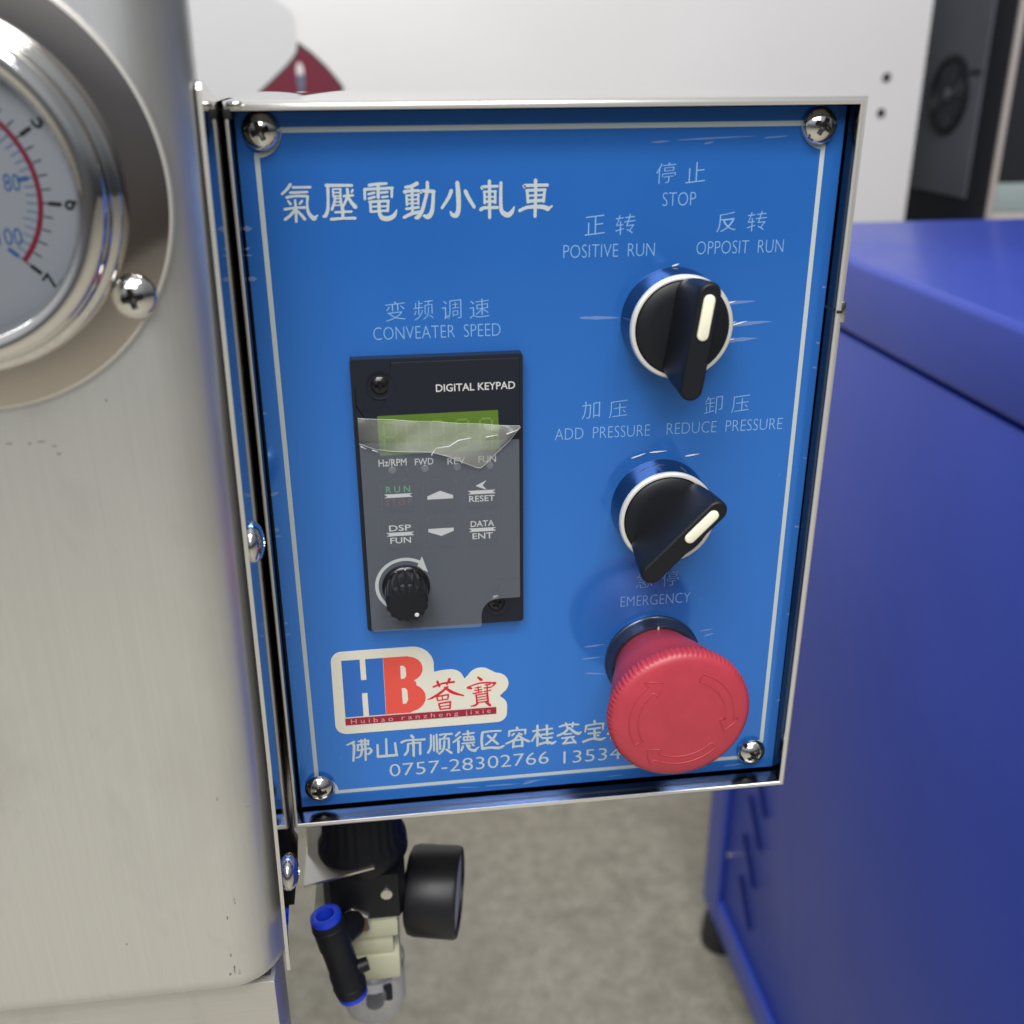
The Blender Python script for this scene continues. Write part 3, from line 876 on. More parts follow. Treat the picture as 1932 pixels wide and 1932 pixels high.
for f in b.bm.faces:
    if max(v.co.y for v in f.verts) < -5.0 and min(v.co.y for v in f.verts) < -6.0:
        f.material_index = _k
    elif min(v.co.z for v in f.verts) > 119 and min(v.co.y for v in f.verts) > -5.5:
        f.material_index = b.mi('steel_top')
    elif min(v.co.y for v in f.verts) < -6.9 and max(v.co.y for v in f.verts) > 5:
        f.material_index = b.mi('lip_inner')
b.faces([rows[0][0], rows[0][1], rows[0][2], rows[0][3]], [(0, 1, 2, 3)], 'steel_box')
enc = b.build('enclosure', cb, sharp=55)
b = MB()
b.box(bx0 + 1.0, bx1 - 2.0, 3.2, 5, bz0 + 1.6, bz1 - 2.0, 'dark_recess')
b.build('inner_frame', enc)
# joint in the right wall: small overlapping tab and gap
b = MB()
b.box(bx1 - 2.7, bx1 - 2.2, -6.2, 2.5, 57.4, 58.3, 'dark_recess')
b.box(bx1 - 0.9, bx1 + 0.7, -8.15, 0.0, 54.4, 61.0, 'steel_box', 0.4)
b.box(bx1 - 2.1, bx1 - 0.3, -8.2, -6.0, 57.4, 58.2, 'dark_recess')
b.build('seam_tab', enc)
# worn weld at the upper left corner
b = MB()
b.box(bx0 + 0.7, bx0 + 3.0, -8.0, 0.5, bz1 - 4.6, bz1 - 1.6, 'dark_recess', 0.5)
b.box(bx0 + 1.8, bx0 + 6.2, -8.6, -5.0, bz1 - 2.0, bz1 + 0.15, 'steel_box', 0.8)
b.build('corner_weld', enc)

# ---- front plate
b = MB()
b.prism([(-87.75, 117.2), (-88.8, -117.9), (88.0, -117.9), (88.7, 117.2)], 0.0, 2.0, 'panel_blue', bevel=0.25)
fp = b.build('face_plate', cb, sharp=8)

b = MB()
bw = 0.72
YB = -0.06
def hline(x0, x1, z):
    b.flat([(x0, z - bw), (x1, z - bw), (x1, z + bw), (x0, z + bw)], YB, 'print_white')
def vline(x, z0, z1):
    b.flat([(x - bw, z0), (x + bw, z0), (x + bw, z1), (x - bw, z1)], YB, 'print_white')
bx, bz = 82.5, 112.35
Rn = 6.6
hline(-bx + Rn, bx - Rn, bz)
hline(-bx + Rn, bx - Rn, -bz)
vline(-bx, -bz + Rn, bz - Rn)
vline(bx, -bz + Rn, bz - Rn)
for sx, sz, a0 in ((-1, 1, 270), (1, 1, 180), (1, -1, 90), (-1, -1, 0)):
    b.ring(sx * bx, sz * bz, Rn - bw, Rn + bw, YB - 0.02, 'print_white', a0 - 6, a0 + 96, 16)
b.build('border_line', fp)

b = MB()
for chs in TITLE:
    for i, st in enumerate(chs):
        b.stroke([(st[k] / 100, st[k + 1] / 100, st[k + 2] / 100) for k in range(0, len(st), 3)], -0.05 - i * 0.006, 'print_white')
b.build('title_lettering', fp)
b = MB()
for chs in FOOT:
    for i, st in enumerate(chs):
        b.stroke([(st[k] / 100, st[k + 1] / 100, st[k + 2] / 100) for k in range(0, len(st), 3)], -0.05 - i * 0.006, 'print_white')
b.build('company_lettering', fp)
b = MB()
b.text('0757-28302766', -56.6, 1.5, -105.0, 5.4, -0.06, 'print_white', -0.008)
b.text('13534', 7.0, 28.6, -105.7, 5.4, -0.06, 'print_white', -0.008)
b.build('phone_number', fp)

def cjk(s, x0, x1, zc, h, w):
    b = MB()
    for i, ch in enumerate(s):
        c_ = x0 + w / 2 + (x1 - x0 - w) * i / (len(s) - 1)
        b.text(ch, c_ - w / 2, c_ + w / 2, zc, h, -0.06, 'print_caption', -0.013, shear=0.10)
    b.build('caption', fp)
def cap(s, x0, x1, zc, h=3.9):
    b = MB()
    b.text(s, x0, x1, zc, h, -0.06, 'print_caption', -0.017)
    b.build('caption', fp)
cjk('停止', 32.0, 46.9, 99.0, 6.0, 5.9)
cap('STOP', 34.3, 44.5, 91.6)
cjk('正转', 11.0, 26.3, 84.6, 6.0, 6.0)
cap('POSITIVE  RUN', 4.6, 32.6, 77.1)
cjk('反转', 51.5, 67.0, 84.6, 6.0, 6.0)
cap('OPPOSIT  RUN', 45.6, 73.1, 77.1)
cjk('变频调速', -49.2, -18.0, 60.9, 6.0, 5.9)
cap('CONVEATER  SPEED', -53.2, -14.6, 54.3)
cjk('加压', 11.2, 26.0, 27.2, 5.9, 5.9)
cap('ADD  PRESSURE', 2.6, 33.8, 19.6)
cjk('卸压', 51.6, 66.5, 27.1, 5.9, 5.9)
cap('REDUCE  PRESSURE', 39.4, 78.4, 19.7)
cjk('急停', 31.4, 46.4, -34.8, 5.9, 5.8)
cap('EMERGENCY', 26.3, 51.1, -42.6)

# ---- company sticker
b = MB()
out = arc(-70.4, -58.3, 3.7, 180, 95, 6) + [(-60, -54.5)] + arc(-46.6, -62.0, 7.5, 90, 5, 8) + [(-39.2, -65.2)] + \
    [(-36.6, -64.7)] + arc(-33.6, -69.6, 5.0, 95, 35, 6) + [(-28.6, -68.8)] + arc(-22.9, -69.9, 5.1, 150, 52, 8) + \
    arc(-17.6, -71.9, 4.5, 88, -55, 10) + [(-16.4, -76.9)] + arc(-17.5, -81.0, 3.8, 55, 0, 5) + arc(-17.2, -84.4, 3.4, 0, -90, 6) + arc(-70.6, -84.0, 3.8, 270, 180, 6)
b.prism(out, -0.22, -0.02, 'print_cream', bevel=0.06)
lg = b.build('logo_sticker', fp, sharp=8)
b = MB()
y = -0.26
b.flat([(-70.6, -58), (-64.35, -58), (-64.35, -66.2), (-62.5, -66.2), (-62.5, -58), (-56.5, -58), (-56.6, -80.9), (-62.5, -80.9), (-62.5, -71.5), (-64.4, -71.5), (-64.4, -80.9), (-70.7, -80.9)], y, 'print_logo_blue')
B0, B1 = -56.4, -80.95
outB = [(B0, -58)] + [(-48, -58)] + arc(-48, -63.2, 5.0, 85, -70, 8) + [(-45.6, -68.4)] + arc(-48.0, -74.9, 5.6, 62, -80, 9) + [(-48.0, B1), (B0 - 0.1, B1)]
h1 = [(-50.7, -61.6), (-49.6, -61.7), (-48.9, -62.6), (-48.8, -65.8), (-49.5, -66.8), (-50.7, -66.9)]
h2 = [(-50.6, -70.6), (-49.4, -70.7), (-48.7, -71.6), (-48.6, -75.6), (-49.3, -77.0), (-50.5, -77.1)]
b.flat(outB, y, 'print_logo_orange')
b.flat(h1, y - 0.04, 'print_cream')
b.flat(h2, y - 0.04, 'print_cream')
b.build('monogram', lg)
b = MB()
for chs in LOGO:
    for i, st in enumerate(chs):
        b.stroke([(st[k] / 100, st[k + 1] / 100, st[k + 2] / 100) for k in range(0, len(st), 3)], y - i * 0.006, 'print_logo_red')
b.flat([(-70.8, -84.1), (-17.6, -84.1), (-17.6, -81.25), (-70.8, -81.25)], y - 0.14, 'print_logo_maroon')
x_ = -68.9
for word, xa, xb in (('H u i b a o', -68.9, -54.2), ('r a n z h e n g', -51.2, -31.2), ('j i x i e', -28.6, -19.6)):
    lo = -0.25 if ('g' in word or 'j' in word) else 0.0
    hgt = 2.0 if not lo else 2.5
    b.text(word, xa, xb, -82.7 + lo, hgt, y - 0.18, 'print_pink', -0.004)
b.build('sticker_lettering', lg)

# ---- leftover protective film: wisps along the edges and creases beside the knobs
def wisp(x0, z0, x1, z1, w, key='film_wisp', y=-0.12):
    b = MB()
    dx, dz = x1 - x0, z1 - z0
    l = math.hypot(dx, dz)
    nx, nz = -dz / l, dx / l
    up_, lo_ = [], []
    n = 8
    for i in range(n + 1):
        t = i / n
        ww = w * math.sin(math.pi * min(1, 0.15 + t * 0.85)) * (0.8 + 0.4 * random.random())
        up_.append((x0 + dx * t + nx * ww / 2, z0 + dz * t + nz * ww / 2))
        lo_.append((x0 + dx * t - nx * ww / 2, z0 + dz * t - nz * ww / 2))
    b.flat(up_ + lo_[::-1], y, key)
    return b.build('film_crease', fp)
wisp(10.0, 57.0, 22.8, 56.6, 1.0)
wisp(54.0, 59.9, 66.0, 60.4, 1.2)
wisp(54.5, 53.0, 72.0, 53.8, 1.5)
wisp(53.6, 48.0, 67.5, 48.6, 1.4)
for x0, z0, x1, z1 in ((54.5, 59.6, 59.5, 60.6), (56, 52.6, 60, 54.3), (58.5, 53.0, 63.5, 54.2), (57, 51.8, 59, 52.4), (56.5, 48.2, 60, 48.6), (38.2, 71.9, 40.6, 72.6), (46, 10.0, 51, 10.6), (28, 10.2, 33, 11.8), (34, 11.9, 40, 12.2)):
    wisp(x0, z0, x1, z1, 0.5, 'film_glint', -0.2)
for x0, z0, x1, z1 in ((13.8, -59.5, 21.5, -59.0), (13.0, -64.3, 21, -64.0), (14.5, -70.2, 22, -71.2), (55.5, -56.3, 60.5, -55.8), (57.0, -58.4, 61, -57.6)):
    wisp(x0, z0, x1, z1, 0.6, 'film_wisp', -0.2)
for z in (86, 80.2, 78.6, 71.8, 31, 4, -8, -10.5, -42, -46.5):
    l = random.uniform(1.0, 2.8)
    wisp(-88.2, z, -88.2 + l, z + random.uniform(-0.2, 1.0), random.uniform(0.6, 1.5))
for z in (64, 46, 38, 7, -18, -52, -88):
    l = random.uniform(0.8, 2.0)
    wisp(88.1, z, 88.1 - l, z + random.uniform(-0.4, 0.6), random.uniform(0.3, 0.7))
for x0, z0, x1, z1 in ((38, 108.2, 62, 109.0), (30, 107.6, 36, 108.0), (64, 108.4, 72, 108.9), (46, 107.0, 49, 107.6)):
    wisp(x0, z0, x1, z1, 0.45)
for q in range(9):
    x, z = random.uniform(-80, 80), random.uniform(-105, 105)
    wisp(x, z, x + random.uniform(0.4, 1.0), z + random.uniform(-0.3, 0.3), 0.35)
for i in range(7):
    x = random.uniform(-60, 75)
    wisp(x, -115.4 + random.uniform(-0.8, 0.8), x + random.uniform(3, 14), -115.2 + random.uniform(-0.6, 0.6), random.uniform(0.3, 0.9))

# ---- four plate screws
s0 = cross_screw('screw', (-80.7, -0.3, 112.3), 5.25, 4.3, 'chrome', cb, 22)
s1 = cross_screw('screw', (80.4, -0.3, 111.6), 5.25, 3.9, 'chrome', cb, -28)
s2 = cross_screw('screw', (78.6, -0.3, -109.4), 5.25, 4.1, 'chrome', cb, 35)
s3 = cross_screw('screw', (-81.7, -0.3, -109.2), 5.25, 4.1, 'chrome', cb, 5)

# ---- selector switches
def selector(cx, cz, ang, label):
    b = MB()
    b.lathe([(16.25, 0), (16.15, 0.6), (16.0, 10.9), (15.8, 11.7), (15.4, 12.05), (14.6, 12.05), (14.45, 11.8), (14.4, 11.0), (0, 11.0)], (cx, 0, cz), 'bezel_side', n=96,
            keys=['bezel_side'] * 2 + ['bezel_face'] * 4 + ['dark_recess'] * 2)
    sw = b.build('selector_switch', cb, sharp=50)
    if label:
        sw['label'] = label
    fr = rotframe(cx, cz, -ang)
    b = MB()
    b.lathe([(14.3, 11.0), (14.2, 12.2), (13.4, 12.9), (10, 13.3), (0, 13.4)], (cx, 0, cz), 'black_plastic', n=72)
    def outline(w, l, k=10):
        return arc(0, l - w, w, 0, 180, k) + arc(0, -l + w, w, 180, 360, k)
    lv = [(-11.6, 4.6, 15.0), (-13.6, 4.3, 15.4), (-20, 3.9, 16.4), (-27, 3.5, 17.1), (-30.0, 3.4, 17.3), (-30.8, 3.15, 17.0), (-31.1, 2.7, 16.5)]
    rows = []
    for y_, w, l in lv:
        rows.append([fr((p[0], y_, p[1])) for p in outline(w, l)])
    n = len(rows[0])
    vs = [v for r in rows for v in r]
    fs = [(i * n + j, i * n + (j + 1) % n, (i + 1) * n + (j + 1) % n, (i + 1) * n + j) for i in range(len(rows) - 1) for j in range(n)]
    b.faces(vs, [f[::-1] for f in fs] + [tuple((len(rows) - 1) * n + j for j in range(n))], 'black_plastic', True)
    b.build('handle', sw, sharp=40)
    b = MB()
    b.prism(arc(0, 14.0 - 1.75, 1.7, 0, 180, 8) + arc(0, 0.6 + 1.75, 1.7, 180, 360, 8), -31.7, -30.9, 'ivory', frame=fr, bevel=0.45)
    b.build('pointer_mark', sw, sharp=50)
    return sw
selector(39.1, 55.4, 7.5, 'upper selector switch, pointer nearly upright')
selector(38.0, -7.0, 44, 'lower selector switch, pointer turned to the right')

# ---- emergency stop
ex, ez = 38.5, -66.1
b = MB()
PR = [(14.6, 5.0), (15.4, 8), (16.6, 11.5), (17.7, 14.5), (18.8, 18), (20.0, 22), (20.6, 29.6), (21.0, 30.4), (22.4, 31.2), (23.1, 31.9), (23.35, 32.6), (23.35, 35.4), (23.0, 36.3), (22.2, 37.1), (21.0, 37.6), (18.5, 38.1), (14, 38.5), (8, 38.8), (0, 38.9)]
def knurl(t, j):
    return 1 + (0.011 if 9 <= j <= 11 else 0.0) * (1 if math.sin(84 * t) > 0 else -1)
b.lathe(PR, (ex, 0, ez), 'red_plastic', n=504, mod=knurl)
es = b.build('emergency_stop_button', cb, sharp=60)
b = MB()
b.lathe([(17.2, 0), (17.2, 1.0), (16.6, 1.5), (16.4, 5.0), (15.9, 5.8), (15.2, 5.8), (10, 5.6)], (ex, 0, ez), 'collar_dark', n=96)
b.flat([(ex - 0.3, ez + 14.2), (ex + 0.5, ez + 14.2), (ex + 0.3, ez + 16.0), (ex - 0.2, ez + 16.0)], -5.95, 'legend_white')
b.build('collar', es, sharp=50)
b = MB()
def hcap(r):
    for (r1, h1_), (r0, h0) in zip(PR[::-1], PR[::-1][1:]):
        if r1 <= r <= r0:
            return h1_ + (h0 - h1_) * (r - r1) / (r0 - r1)
    return PR[-1][1]
def dome(a, r):
    return (ex + r * math.sin(rad(a)), -hcap(r) + 0.02, ez + r * math.cos(rad(a)))
for a0, a1 in ((240, 335), (20, 112), (134, 226)):
    ah = a1 - 17
    o = []
    n_ = 22
    for i in range(n_ + 1):
        o.append(dome(a0 + (ah - a0) * i / n_, 17.4))
    o += [dome(ah, 19.3), dome(ah + 6, 18.1), dome(a1, 15.6), dome(ah + 4, 13.2), dome(ah, 12.4), dome(ah, 14.4)]
    for i in range(n_ + 1):
        o.append(dome(ah + (a0 - ah) * i / n_, 14.5))
    o.append(o[0])
    b.tube(o, 0.24, 'red_plastic', 6, False)
b.build('arrow_relief', es, sharp=0)

# ---- digital keypad
b = MB()
KY = -4.2
b.prism(rrect(-60.8, -8.3, -45.0, 47.6, 0.7), KY, 0.0, 'keypad_black', bevel=0.35)
kp = b.build('digital_keypad', cb, sharp=8)
b = MB()
b.prism([(-59.6, 39.5)] + arc(-55.5, 36.2, 5.4, 215, 340, 8)[::1] + [(-48.5, 46.4), (-9.4, 46.4), (-9.4, -28.5), (-16.5, -28.5)] + arc(-17.4, -37.6, 6.2, 80, 180, 8) + [(-23.6, -43.8), (-59.6, -43.8)], KY - 0.35, KY + 0.1, 'keypad_black', bevel=0.15)
b.build('front_overlay', kp, sharp=8)
KF = KY - 0.35
for (px, pz, r_) in ((-52.1, 39.4, 0), (-17.4, -37.5, 30)):
    b = MB()
    b.lathe([(4.3, 0.45), (3.9, 0.35), (3.7, -1.2), (0, -1.2)], (px, KY, pz), 'dark_recess', n=32, keys=['keypad_black', 'dark_recess', 'dark_recess'])
    b.build('screw_well', kp)
    cross_screw('screw', (px, KY + 1.0, pz), 3.2, 2.1, 'black_gloss', kp, r_)
b = MB()
b.prism([(-53.5, 29.8), (-16.2, 30.1), (-15.7, 17.2), (-53.4, 16.9)], KF - 0.05, KF + 0.1, 'lcd_green')
yl = KF - 0.09
def seg7(cx_, cz_, w, h, which):
    t = 0.75
    S7 = dict(a=[(cx_ - w / 2, cz_ + h / 2), (cx_ + w / 2, cz_ + h / 2)], g=[(cx_ - w / 2, cz_), (cx_ + w / 2, cz_)], d=[(cx_ - w / 2, cz_ - h / 2), (cx_ + w / 2, cz_ - h / 2)],
              f=[(cx_ - w / 2, cz_ + h / 2), (cx_ - w / 2, cz_)], b=[(cx_ + w / 2, cz_ + h / 2), (cx_ + w / 2, cz_)], e=[(cx_ - w / 2, cz_), (cx_ - w / 2, cz_ - h / 2)], c=[(cx_ + w / 2, cz_), (cx_ + w / 2, cz_ - h / 2)])
    for ch in which:
        (xa, za), (xb, zb2) = S7[ch]
        if abs(xa - xb) > abs(za - zb2):
            b.flat([(xa + 0.5, za - t / 2), (xb - 0.5, za - t / 2), (xb - 0.2, za), (xb - 0.5, za + t / 2), (xa + 0.5, za + t / 2), (xa + 0.2, za)], yl, 'lcd_segment')
        else:
            b.flat([(xa - t / 2, zb2 + 0.5), (xa, zb2 + 0.2), (xa + t / 2, zb2 + 0.5), (xa + t / 2, za - 0.5), (xa, za - 0.2), (xa - t / 2, za - 0.5)], yl, 'lcd_segment')
for i, cx_ in enumerate((-49.8, -42.8, -35.2, -27.4, -20.0)):
    seg7(cx_, 22.9, 3.8, 9.2, 'abcdefg')
b.build('lcd_screen', kp)
yk = KF - 0.06
for a in (('DIGITAL KEYPAD', -35.2, -10.8, 37.9, 2.4), ('Hz/RPM', -53.9, -45.2, 14.5, 2.4), ('FWD', -42.6, -36.8, 14.3, 2.2), ('REV', -32.4, -26.8, 14.0, 2.2), ('FUN', -22.6, -17.0, 14.1, 2.2)):
    b = MB()
    b.text(*a, yk, 'legend_white', 0.008)
    b.build('keypad_lettering', kp)
for px in (-49.7, -39.5, -29.3, -19.0):
    b = MB()
    b.lathe([(1.25, 0), (1.0, 0.25), (0, 0.35)], (px, KF - 0.02, 11.9), 'led_grey', n=20)
    b.build('indicator_lamp', kp)
def key(px, pz, up_=None, low=None, kind=None):
    b = MB()
    y1 = KF - 0.85
    b.prism(rrect(px - 5.6, px + 5.6, pz - 5.4, pz + 5.4, 1.6), KF - 0.06, KF, 'dark_recess')
    b.prism(rrect(px - 5.1, px + 5.1, pz - 4.9, pz + 4.9, 1.3), y1, KF, 'key_black', bevel=0.4)
    yy = y1 - 0.05
    def bar(zc, w=9.0, t=1.25):
        b.flat([(px - w / 2, zc + t / 2), (px + w / 2, zc + t / 2), (px + w / 2 - 1.0, zc + 0.1), (px + w / 2, zc - t / 2), (px - w / 2, zc - t / 2), (px - w / 2 + 1.0, zc - 0.1)], yy, 'legend_white')
    if kind == 'up':
        b.flat([(px - 4.1, pz - 1.3), (px + 4.1, pz - 1.3), (px + 4.1, pz - 0.2), (px, pz + 1.5), (px - 4.1, pz - 0.2)], yy, 'legend_white')
    elif kind == 'down':
        b.flat([(px - 4.1, pz + 1.4), (px + 4.1, pz + 1.4), (px + 4.1, pz + 0.3), (px, pz - 1.3), (px - 4.1, pz + 0.3)], yy, 'legend_white')
    else:
        bar(pz + 0.1)
        if up_ == '<':
            b.flat([(px - 2.0, pz + 2.3), (px + 1.6, pz + 4.1), (px + 0.3, pz + 2.4), (px + 1.6, pz + 0.8)], yy, 'legend_white')
        else:
            w = 7.6 if len(up_) > 3 else 7.0
            b.text(up_, px - w / 2, px + w / 2, pz + 2.25, 2.1, yy, 'legend_green' if up_ == 'R U N' else 'legend_white', 0.01)
        w = 8.2 if len(low) > 3 else 6.6
        b.text(low, px - w / 2, px + w / 2, pz - 2.1, 2.1, yy, 'legend_red' if low == 'S T O P' else 'legend_white', 0.01)
    k_ = b.build('key', kp, sharp=12)
    return k_
key(-48.3, 3.5, 'R U N', 'S T O P')
key(-35.1, 3.0, kind='up')
key(-21.8, 3.2, '<', 'RESET')
key(-48.3, -9.8, 'DSP', 'FUN')
key(-35.2, -9.9, kind='down')
key(-21.8, -9.9, 'DATA', 'ENT')
# printed arrow round the dial
b = MB()
kx, kz = -47.4, -28.6
b.ring(kx, kz, 8.9, 10.0, KF - 0.06, 'legend_white', 55, 228, 48)
b.flat([(kx + 10.2 * math.cos(rad(56)), kz + 12.0 * math.sin(rad(58))), (kx + 8.6 * math.cos(rad(30)) , kz + 8.6 * math.sin(rad(30))), (kx + 7.4 * math.cos(rad(58)), kz + 7.6 * math.sin(rad(58)))], KF - 0.09, 'legend_white')
b.build('rotation_arrow', kp)
b = MB()
def flute(t, j):
    return 1 + (0.10 * (abs(math.sin(7.5 * t)) - 0.6) if 4 <= j <= 6 else 0)
b.lathe([(7.9, 0), (7.9, 1.6), (7.4, 2.4), (6.9, 2.6), (6.8, 3.2), (6.6, 11.4), (6.5, 12.6), (6.1, 13.1), (0, 13.2)], (kx, KF, kz), 'black_gloss', n=180, mod=flute,
        keys=['black_gloss'] * 6 + ['black_plastic'] * 2)
kn = b.build('speed_knob', kp, sharp=40)
b = MB()
b.lathe([(0.75, 0), (0.6, 0.2), (0, 0.25)], (kx + 2.9, KF - 13.15, kz - 4.2), 'legend_white', n=16)
b.build('dot_mark', kn)
# protective film still on the keypad, its top peeled and folded down over the display
b = MB()
YF = KF - 0.95
fo = [(-59.4, 21.5), (-9.7, 20.5), (-9.6, -35.0)] + [(-10.0, -35.3), (-16.2, -35.3)] + arc(-16.8, -41.2, 5.9, 85, 180, 6) + [(-22.7, -45.2), (-24.0, -45.6), (-58.6, -44.6), (-59.4, -43.8)]
# ring around the dial hole
b.flat(fo, YF, 'film_flat')
b.build('protective_film', kp)
b = MB()
# folded flap: grid between the straight upper fold and the ragged lower edge
nx_, nz_ = 40, 10
rows = []
topz = lambda u: 29.9 - 4.9 * u
lowpts = [(0.0, 21.9), (0.10, 19.6), (0.2, 18.6), (0.36, 18.3), (0.44, 18.0), (0.55, 16.4), (0.66, 13.6), (0.735, 11.6), (0.76, 12.0), (0.85, 16.6), (0.93, 20.2), (0.98, 23.2), (1.0, 24.9)]
def lowz(u):
    for (a, za), (c_, zc_) in zip(lowpts, lowpts[1:]):
        if a <= u <= c_:
            return za + (zc_ - za) * (u - a) / (c_ - a)
    return lowpts[-1][1]
for i in range(nx_ + 1):
    u = i / nx_
    col = []
    for j in range(nz_ + 1):
        v = j / nz_
        z = topz(u) + (lowz(u) - topz(u)) * v
        x = -59.4 + 49.9 * u
        y_ = YF - 0.5 - 1.6 * math.sin(math.pi * v) ** 0.8 * (0.5 + 0.5 * math.sin(2.2 + 5.5 * u)) - 0.9 * v * (0.5 + 0.5 * math.sin(9 * u + 3 * v)) - 0.25 * math.sin(23 * u + 7 * v)
        col.append((x, y_, z))
    rows.append(col)
n = nz_ + 1
b.faces([v for r in rows for v in r], [(i * n + j, i * n + j + 1, (i + 1) * n + j + 1, (i + 1) * n + j) for i in range(nx_) for j in range(nz_)], 'film_fold', True)
b.tube([(r[0][0], r[0][1] - 0.05, r[0][2]) for r in rows], 0.10, 'film_edge', 5)
b.tube([(r[-1][0], r[-1][1] - 0.05, r[-1][2]) for r in rows], 0.10, 'film_edge', 5)
for cr in ([(-37.5, 17.6), (-36, 19.8), (-32, 20.2), (-29, 22.0), (-25, 22.6)], [(-20.5, 22.6), (-16.8, 23.2)], [(-14, 23.3), (-10.2, 24.6)], [(-59.0, 21.6), (-57.4, 20.6)], [(-55.6, 20.2), (-53.6, 19.4)]):
    b.tube([(x, YF - 2.7, z) for x, z in cr], [0.03 + 0.11 * abs(math.sin(1.3 + 2.1 * q)) for q in range(len(cr))], 'film_glint', 6)
b.build('peeled_flap', kp)

# ================================================================ filter regulator under the box
fr_ = thing('filter_regulator', (-72, 45, -275), 'air filter regulator with black knob, cream body and clear bowl, hanging below the control box', 'regulator')
RX, RY = -70.5, 45.0
b = MB()
def ribs(t, j):
    return 1 + (0.02 * math.sin(26 * t) if j in (2, 3) else 0)
b.lathe([(0, 2), (14, 2), (16.2, -1), (16.6, -42), (18.6, -46), (19.0, -52), (18.0, -54.0)], (RX, RY, -124), 'black_plastic', axis=(0, 0, 1), up=(0, -1, 0), n=156, mod=ribs)
b.build('adjusting_knob', fr_, sharp=45)
b = MB()
b.prism([(-17, -12), (-14, -17), (14, -17), (17, -12), (17, 14), (-17, 14)], -200.5, -177.5, 'black_plastic', frame=lambda p: (RX + p[0], RY + p[2], p[1]), bevel=1.0)
b.lathe([(2.6, 0), (2.4, 1.2), (0, 1.4)], (RX + 9, RY - 17, -187), 'nickel', n=16)
b.build('bonnet', fr_)
b = MB()
b.box(RX - 22, RX + 13, RY - 15, RY + 15, -213, -200.6, 'regulator_cream', 1.2)
b.box(RX - 15, RX + 10.5, RY - 13, RY + 14, -224, -213, 'regulator_cream', 1.0)
b.box(RX - 15, RX + 13, RY - 14, RY + 14, -238, -224, 'regulator_cream', 1.4)
b.build('body', fr_)
b = MB()
b.lathe([(13.6, 0), (13.6, -6), (14.2, -8), (14.3, -22), (13.2, -26.5), (9, -29.5), (0, -30.5)], (RX, RY, -238), 'bowl_plastic', axis=(0, 0, 1), up=(0, -1, 0), n=48)
b.lathe([(14.0, 0.2), (14.6, -0.4), (14.6, -2.0), (14.0, -2.6)], (RX, RY, -238), 'bowl_rim', axis=(0, 0, 1), up=(0, -1, 0), n=48)
bw_ = b.build('bowl', fr_)
b = MB()
b.lathe([(0, 0), (9.5, 0), (10.2, -7), (9.0, -13), (5, -14), (0, -14)], (RX, RY, -238.2), 'clear_white', axis=(0, 0, 1), up=(0, -1, 0), n=32)
b.lathe([(4.0, -25), (4.2, -28), (2.0, -29.3), (0, -29.3)], (RX, RY, -238), 'black_plastic', axis=(0, 0, 1), up=(0, -1, 0), n=20)
b.box(RX + 4.5, RX + 8.5, RY - 13.0, RY - 11, -252, -243, 'black_plastic', 0.8)
b.build('filter_element', bw_)
# steel strap
b = MB()
b.prism([(-91.5, -124), (-86.0, -124), (-86.4, -191), (-94.2, -191)], RY - 2, RY - 0.2, 'nickel')
b.faces([(-94.3, RY - 20, -176.2), (-65.6, RY - 20, -170.4), (-65.6, RY + 12, -170.4), (-94.3, RY + 12, -176.2), (-94.3, RY - 20, -177.5), (-65.6, RY - 20, -171.2), (-65.6, RY + 12, -171.2), (-94.3, RY + 12, -177.5)],
        [(0, 1, 2, 3), (7, 6, 5, 4), (0, 4, 5, 1), (1, 5, 6, 2), (2, 6, 7, 3), (3, 7, 4, 0)], 'nickel')
b.build('bracket', fr_)
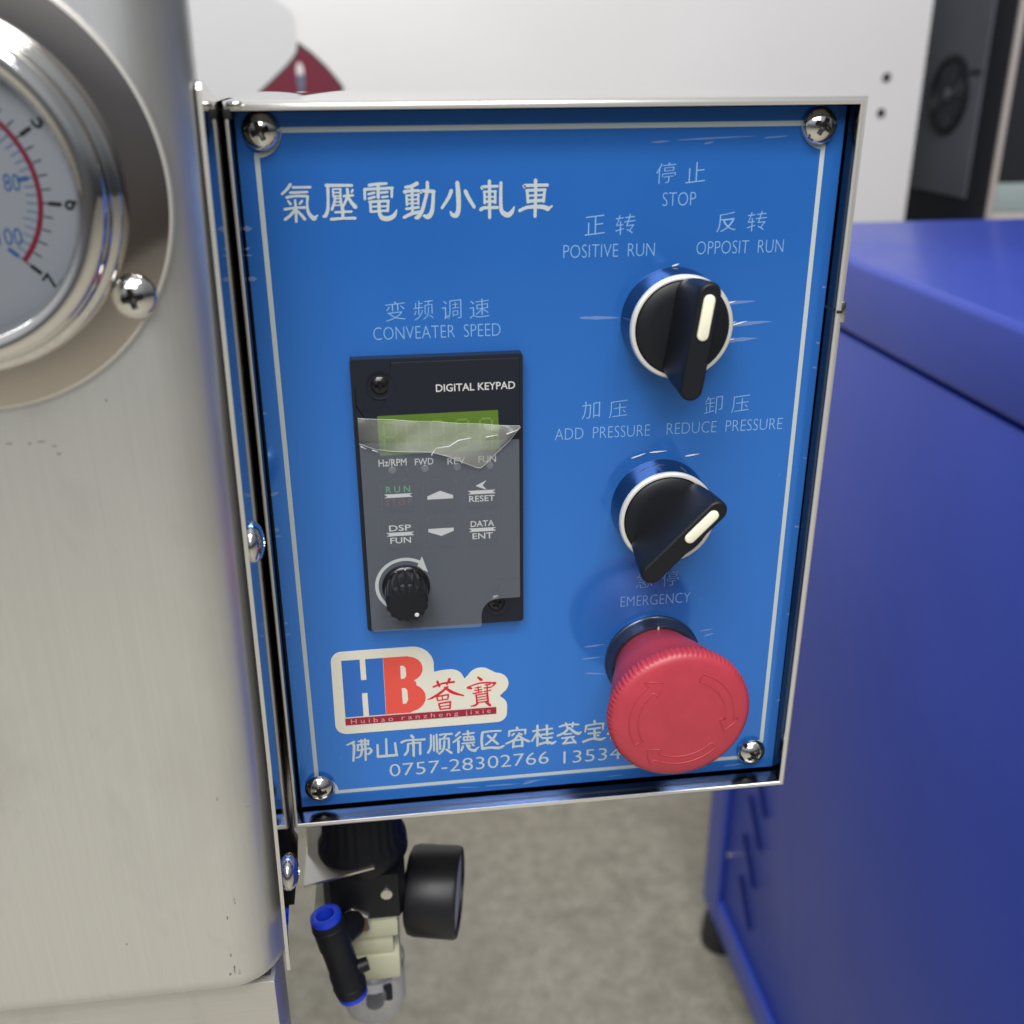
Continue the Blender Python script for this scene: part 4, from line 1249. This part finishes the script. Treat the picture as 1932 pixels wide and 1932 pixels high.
# small black gauge, seen from its side
ga = Vector((0.978, -0.20, -0.02)).normalized()
gc = Vector((-52.3, RY + 2, -203.5))
b = MB()
b.lathe([(0, 0), (16, 0), (18.6, 1.2), (19.4, 4), (19.6, 21), (19.0, 22.4), (18.0, 22.6), (17.8, 21)], gc, 'gauge_black', axis=ga, up=(0, 0, 1), n=64)
sg = b.build('small_gauge', fr_, sharp=45)
b = MB()
b.lathe([(17.9, 21.1), (0, 21.3)], gc, 'gauge_face', axis=ga, up=(0, 0, 1), n=48)
b.build('face', sg)
b = MB()
b.lathe([(5.5, -9), (5.5, -3.2), (7.6, -3.0), (7.6, 0.2)], gc, 'clear_white', axis=ga, up=(0, 0, 1), n=6, keys=['nickel', 'brass', 'clear_white'])
b.build('gauge_stem', sg, sharp=20)
# push-in tee fitting
b = MB()
tA, tB = Vector((-85.6, 12, -180.5)), Vector((-77.3, 10, -221.5))
ax = (tB - tA).normalized()
tl = (tB - tA).length
b.lathe([(6.3, 2.0), (6.6, 3), (6.6, 15), (6.2, 16.2), (6.1, tl - 14), (6.6, tl - 12.5), (6.6, tl - 3), (6.3, tl - 2)], tA, 'black_plastic', axis=ax, up=(0, -1, 0), n=40)
mid = tA + ax * 13
b.tube([tuple(mid), tuple(mid + Vector((7, 9, -1.5))), (-76.0, 27, -200)], [5.4, 5.4, 5.0], 'black_plastic', 20)
b.tube([tuple(tA + ax * 29 + Vector((3, 0, 0))), tuple(tA + ax * 29 + Vector((9.5, 1, 1.5)))], [3.2, 2.7], 'black_plastic', 14)
for hh_ in (4.5, tl - 6.5):
    b.lathe([(6.55, hh_), (6.85, hh_ + 0.3), (6.85, hh_ + 1.1), (6.55, hh_ + 1.4)], tA, 'black_plastic', axis=ax, up=(0, -1, 0), n=40)
tee = b.build('tee_fitting', fr_, sharp=45)
for p0, d in ((tA, 1), (tA + ax * tl, -1)):
    b = MB()
    b.lathe([(6.0, 2.4), (6.3, 1.2), (6.1, -0.2), (5.2, -0.7), (3.7, -0.4), (3.4, 0.5), (3.3, 6), (0, 6)], p0, 'fitting_blue', axis=ax * d, up=(0, -1, 0), n=36, keys=['fitting_blue'] * 6 + ['dark_recess'])
    b.build('release_collar', tee, sharp=50)
b = MB()
b.lathe([(7.4, 0), (7.8, 0.8), (7.8, 4.2), (7.4, 5), (4.5, 5), (4.5, 9)], (-75.0, 32.5, -200.5), 'nickel', axis=(-0.25, -0.95, -0.1), up=(0, 0, 1), n=6, keys=['brass', 'nickel', 'nickel', 'brass', 'brass'])
b.build('hex_nut', tee, sharp=20)
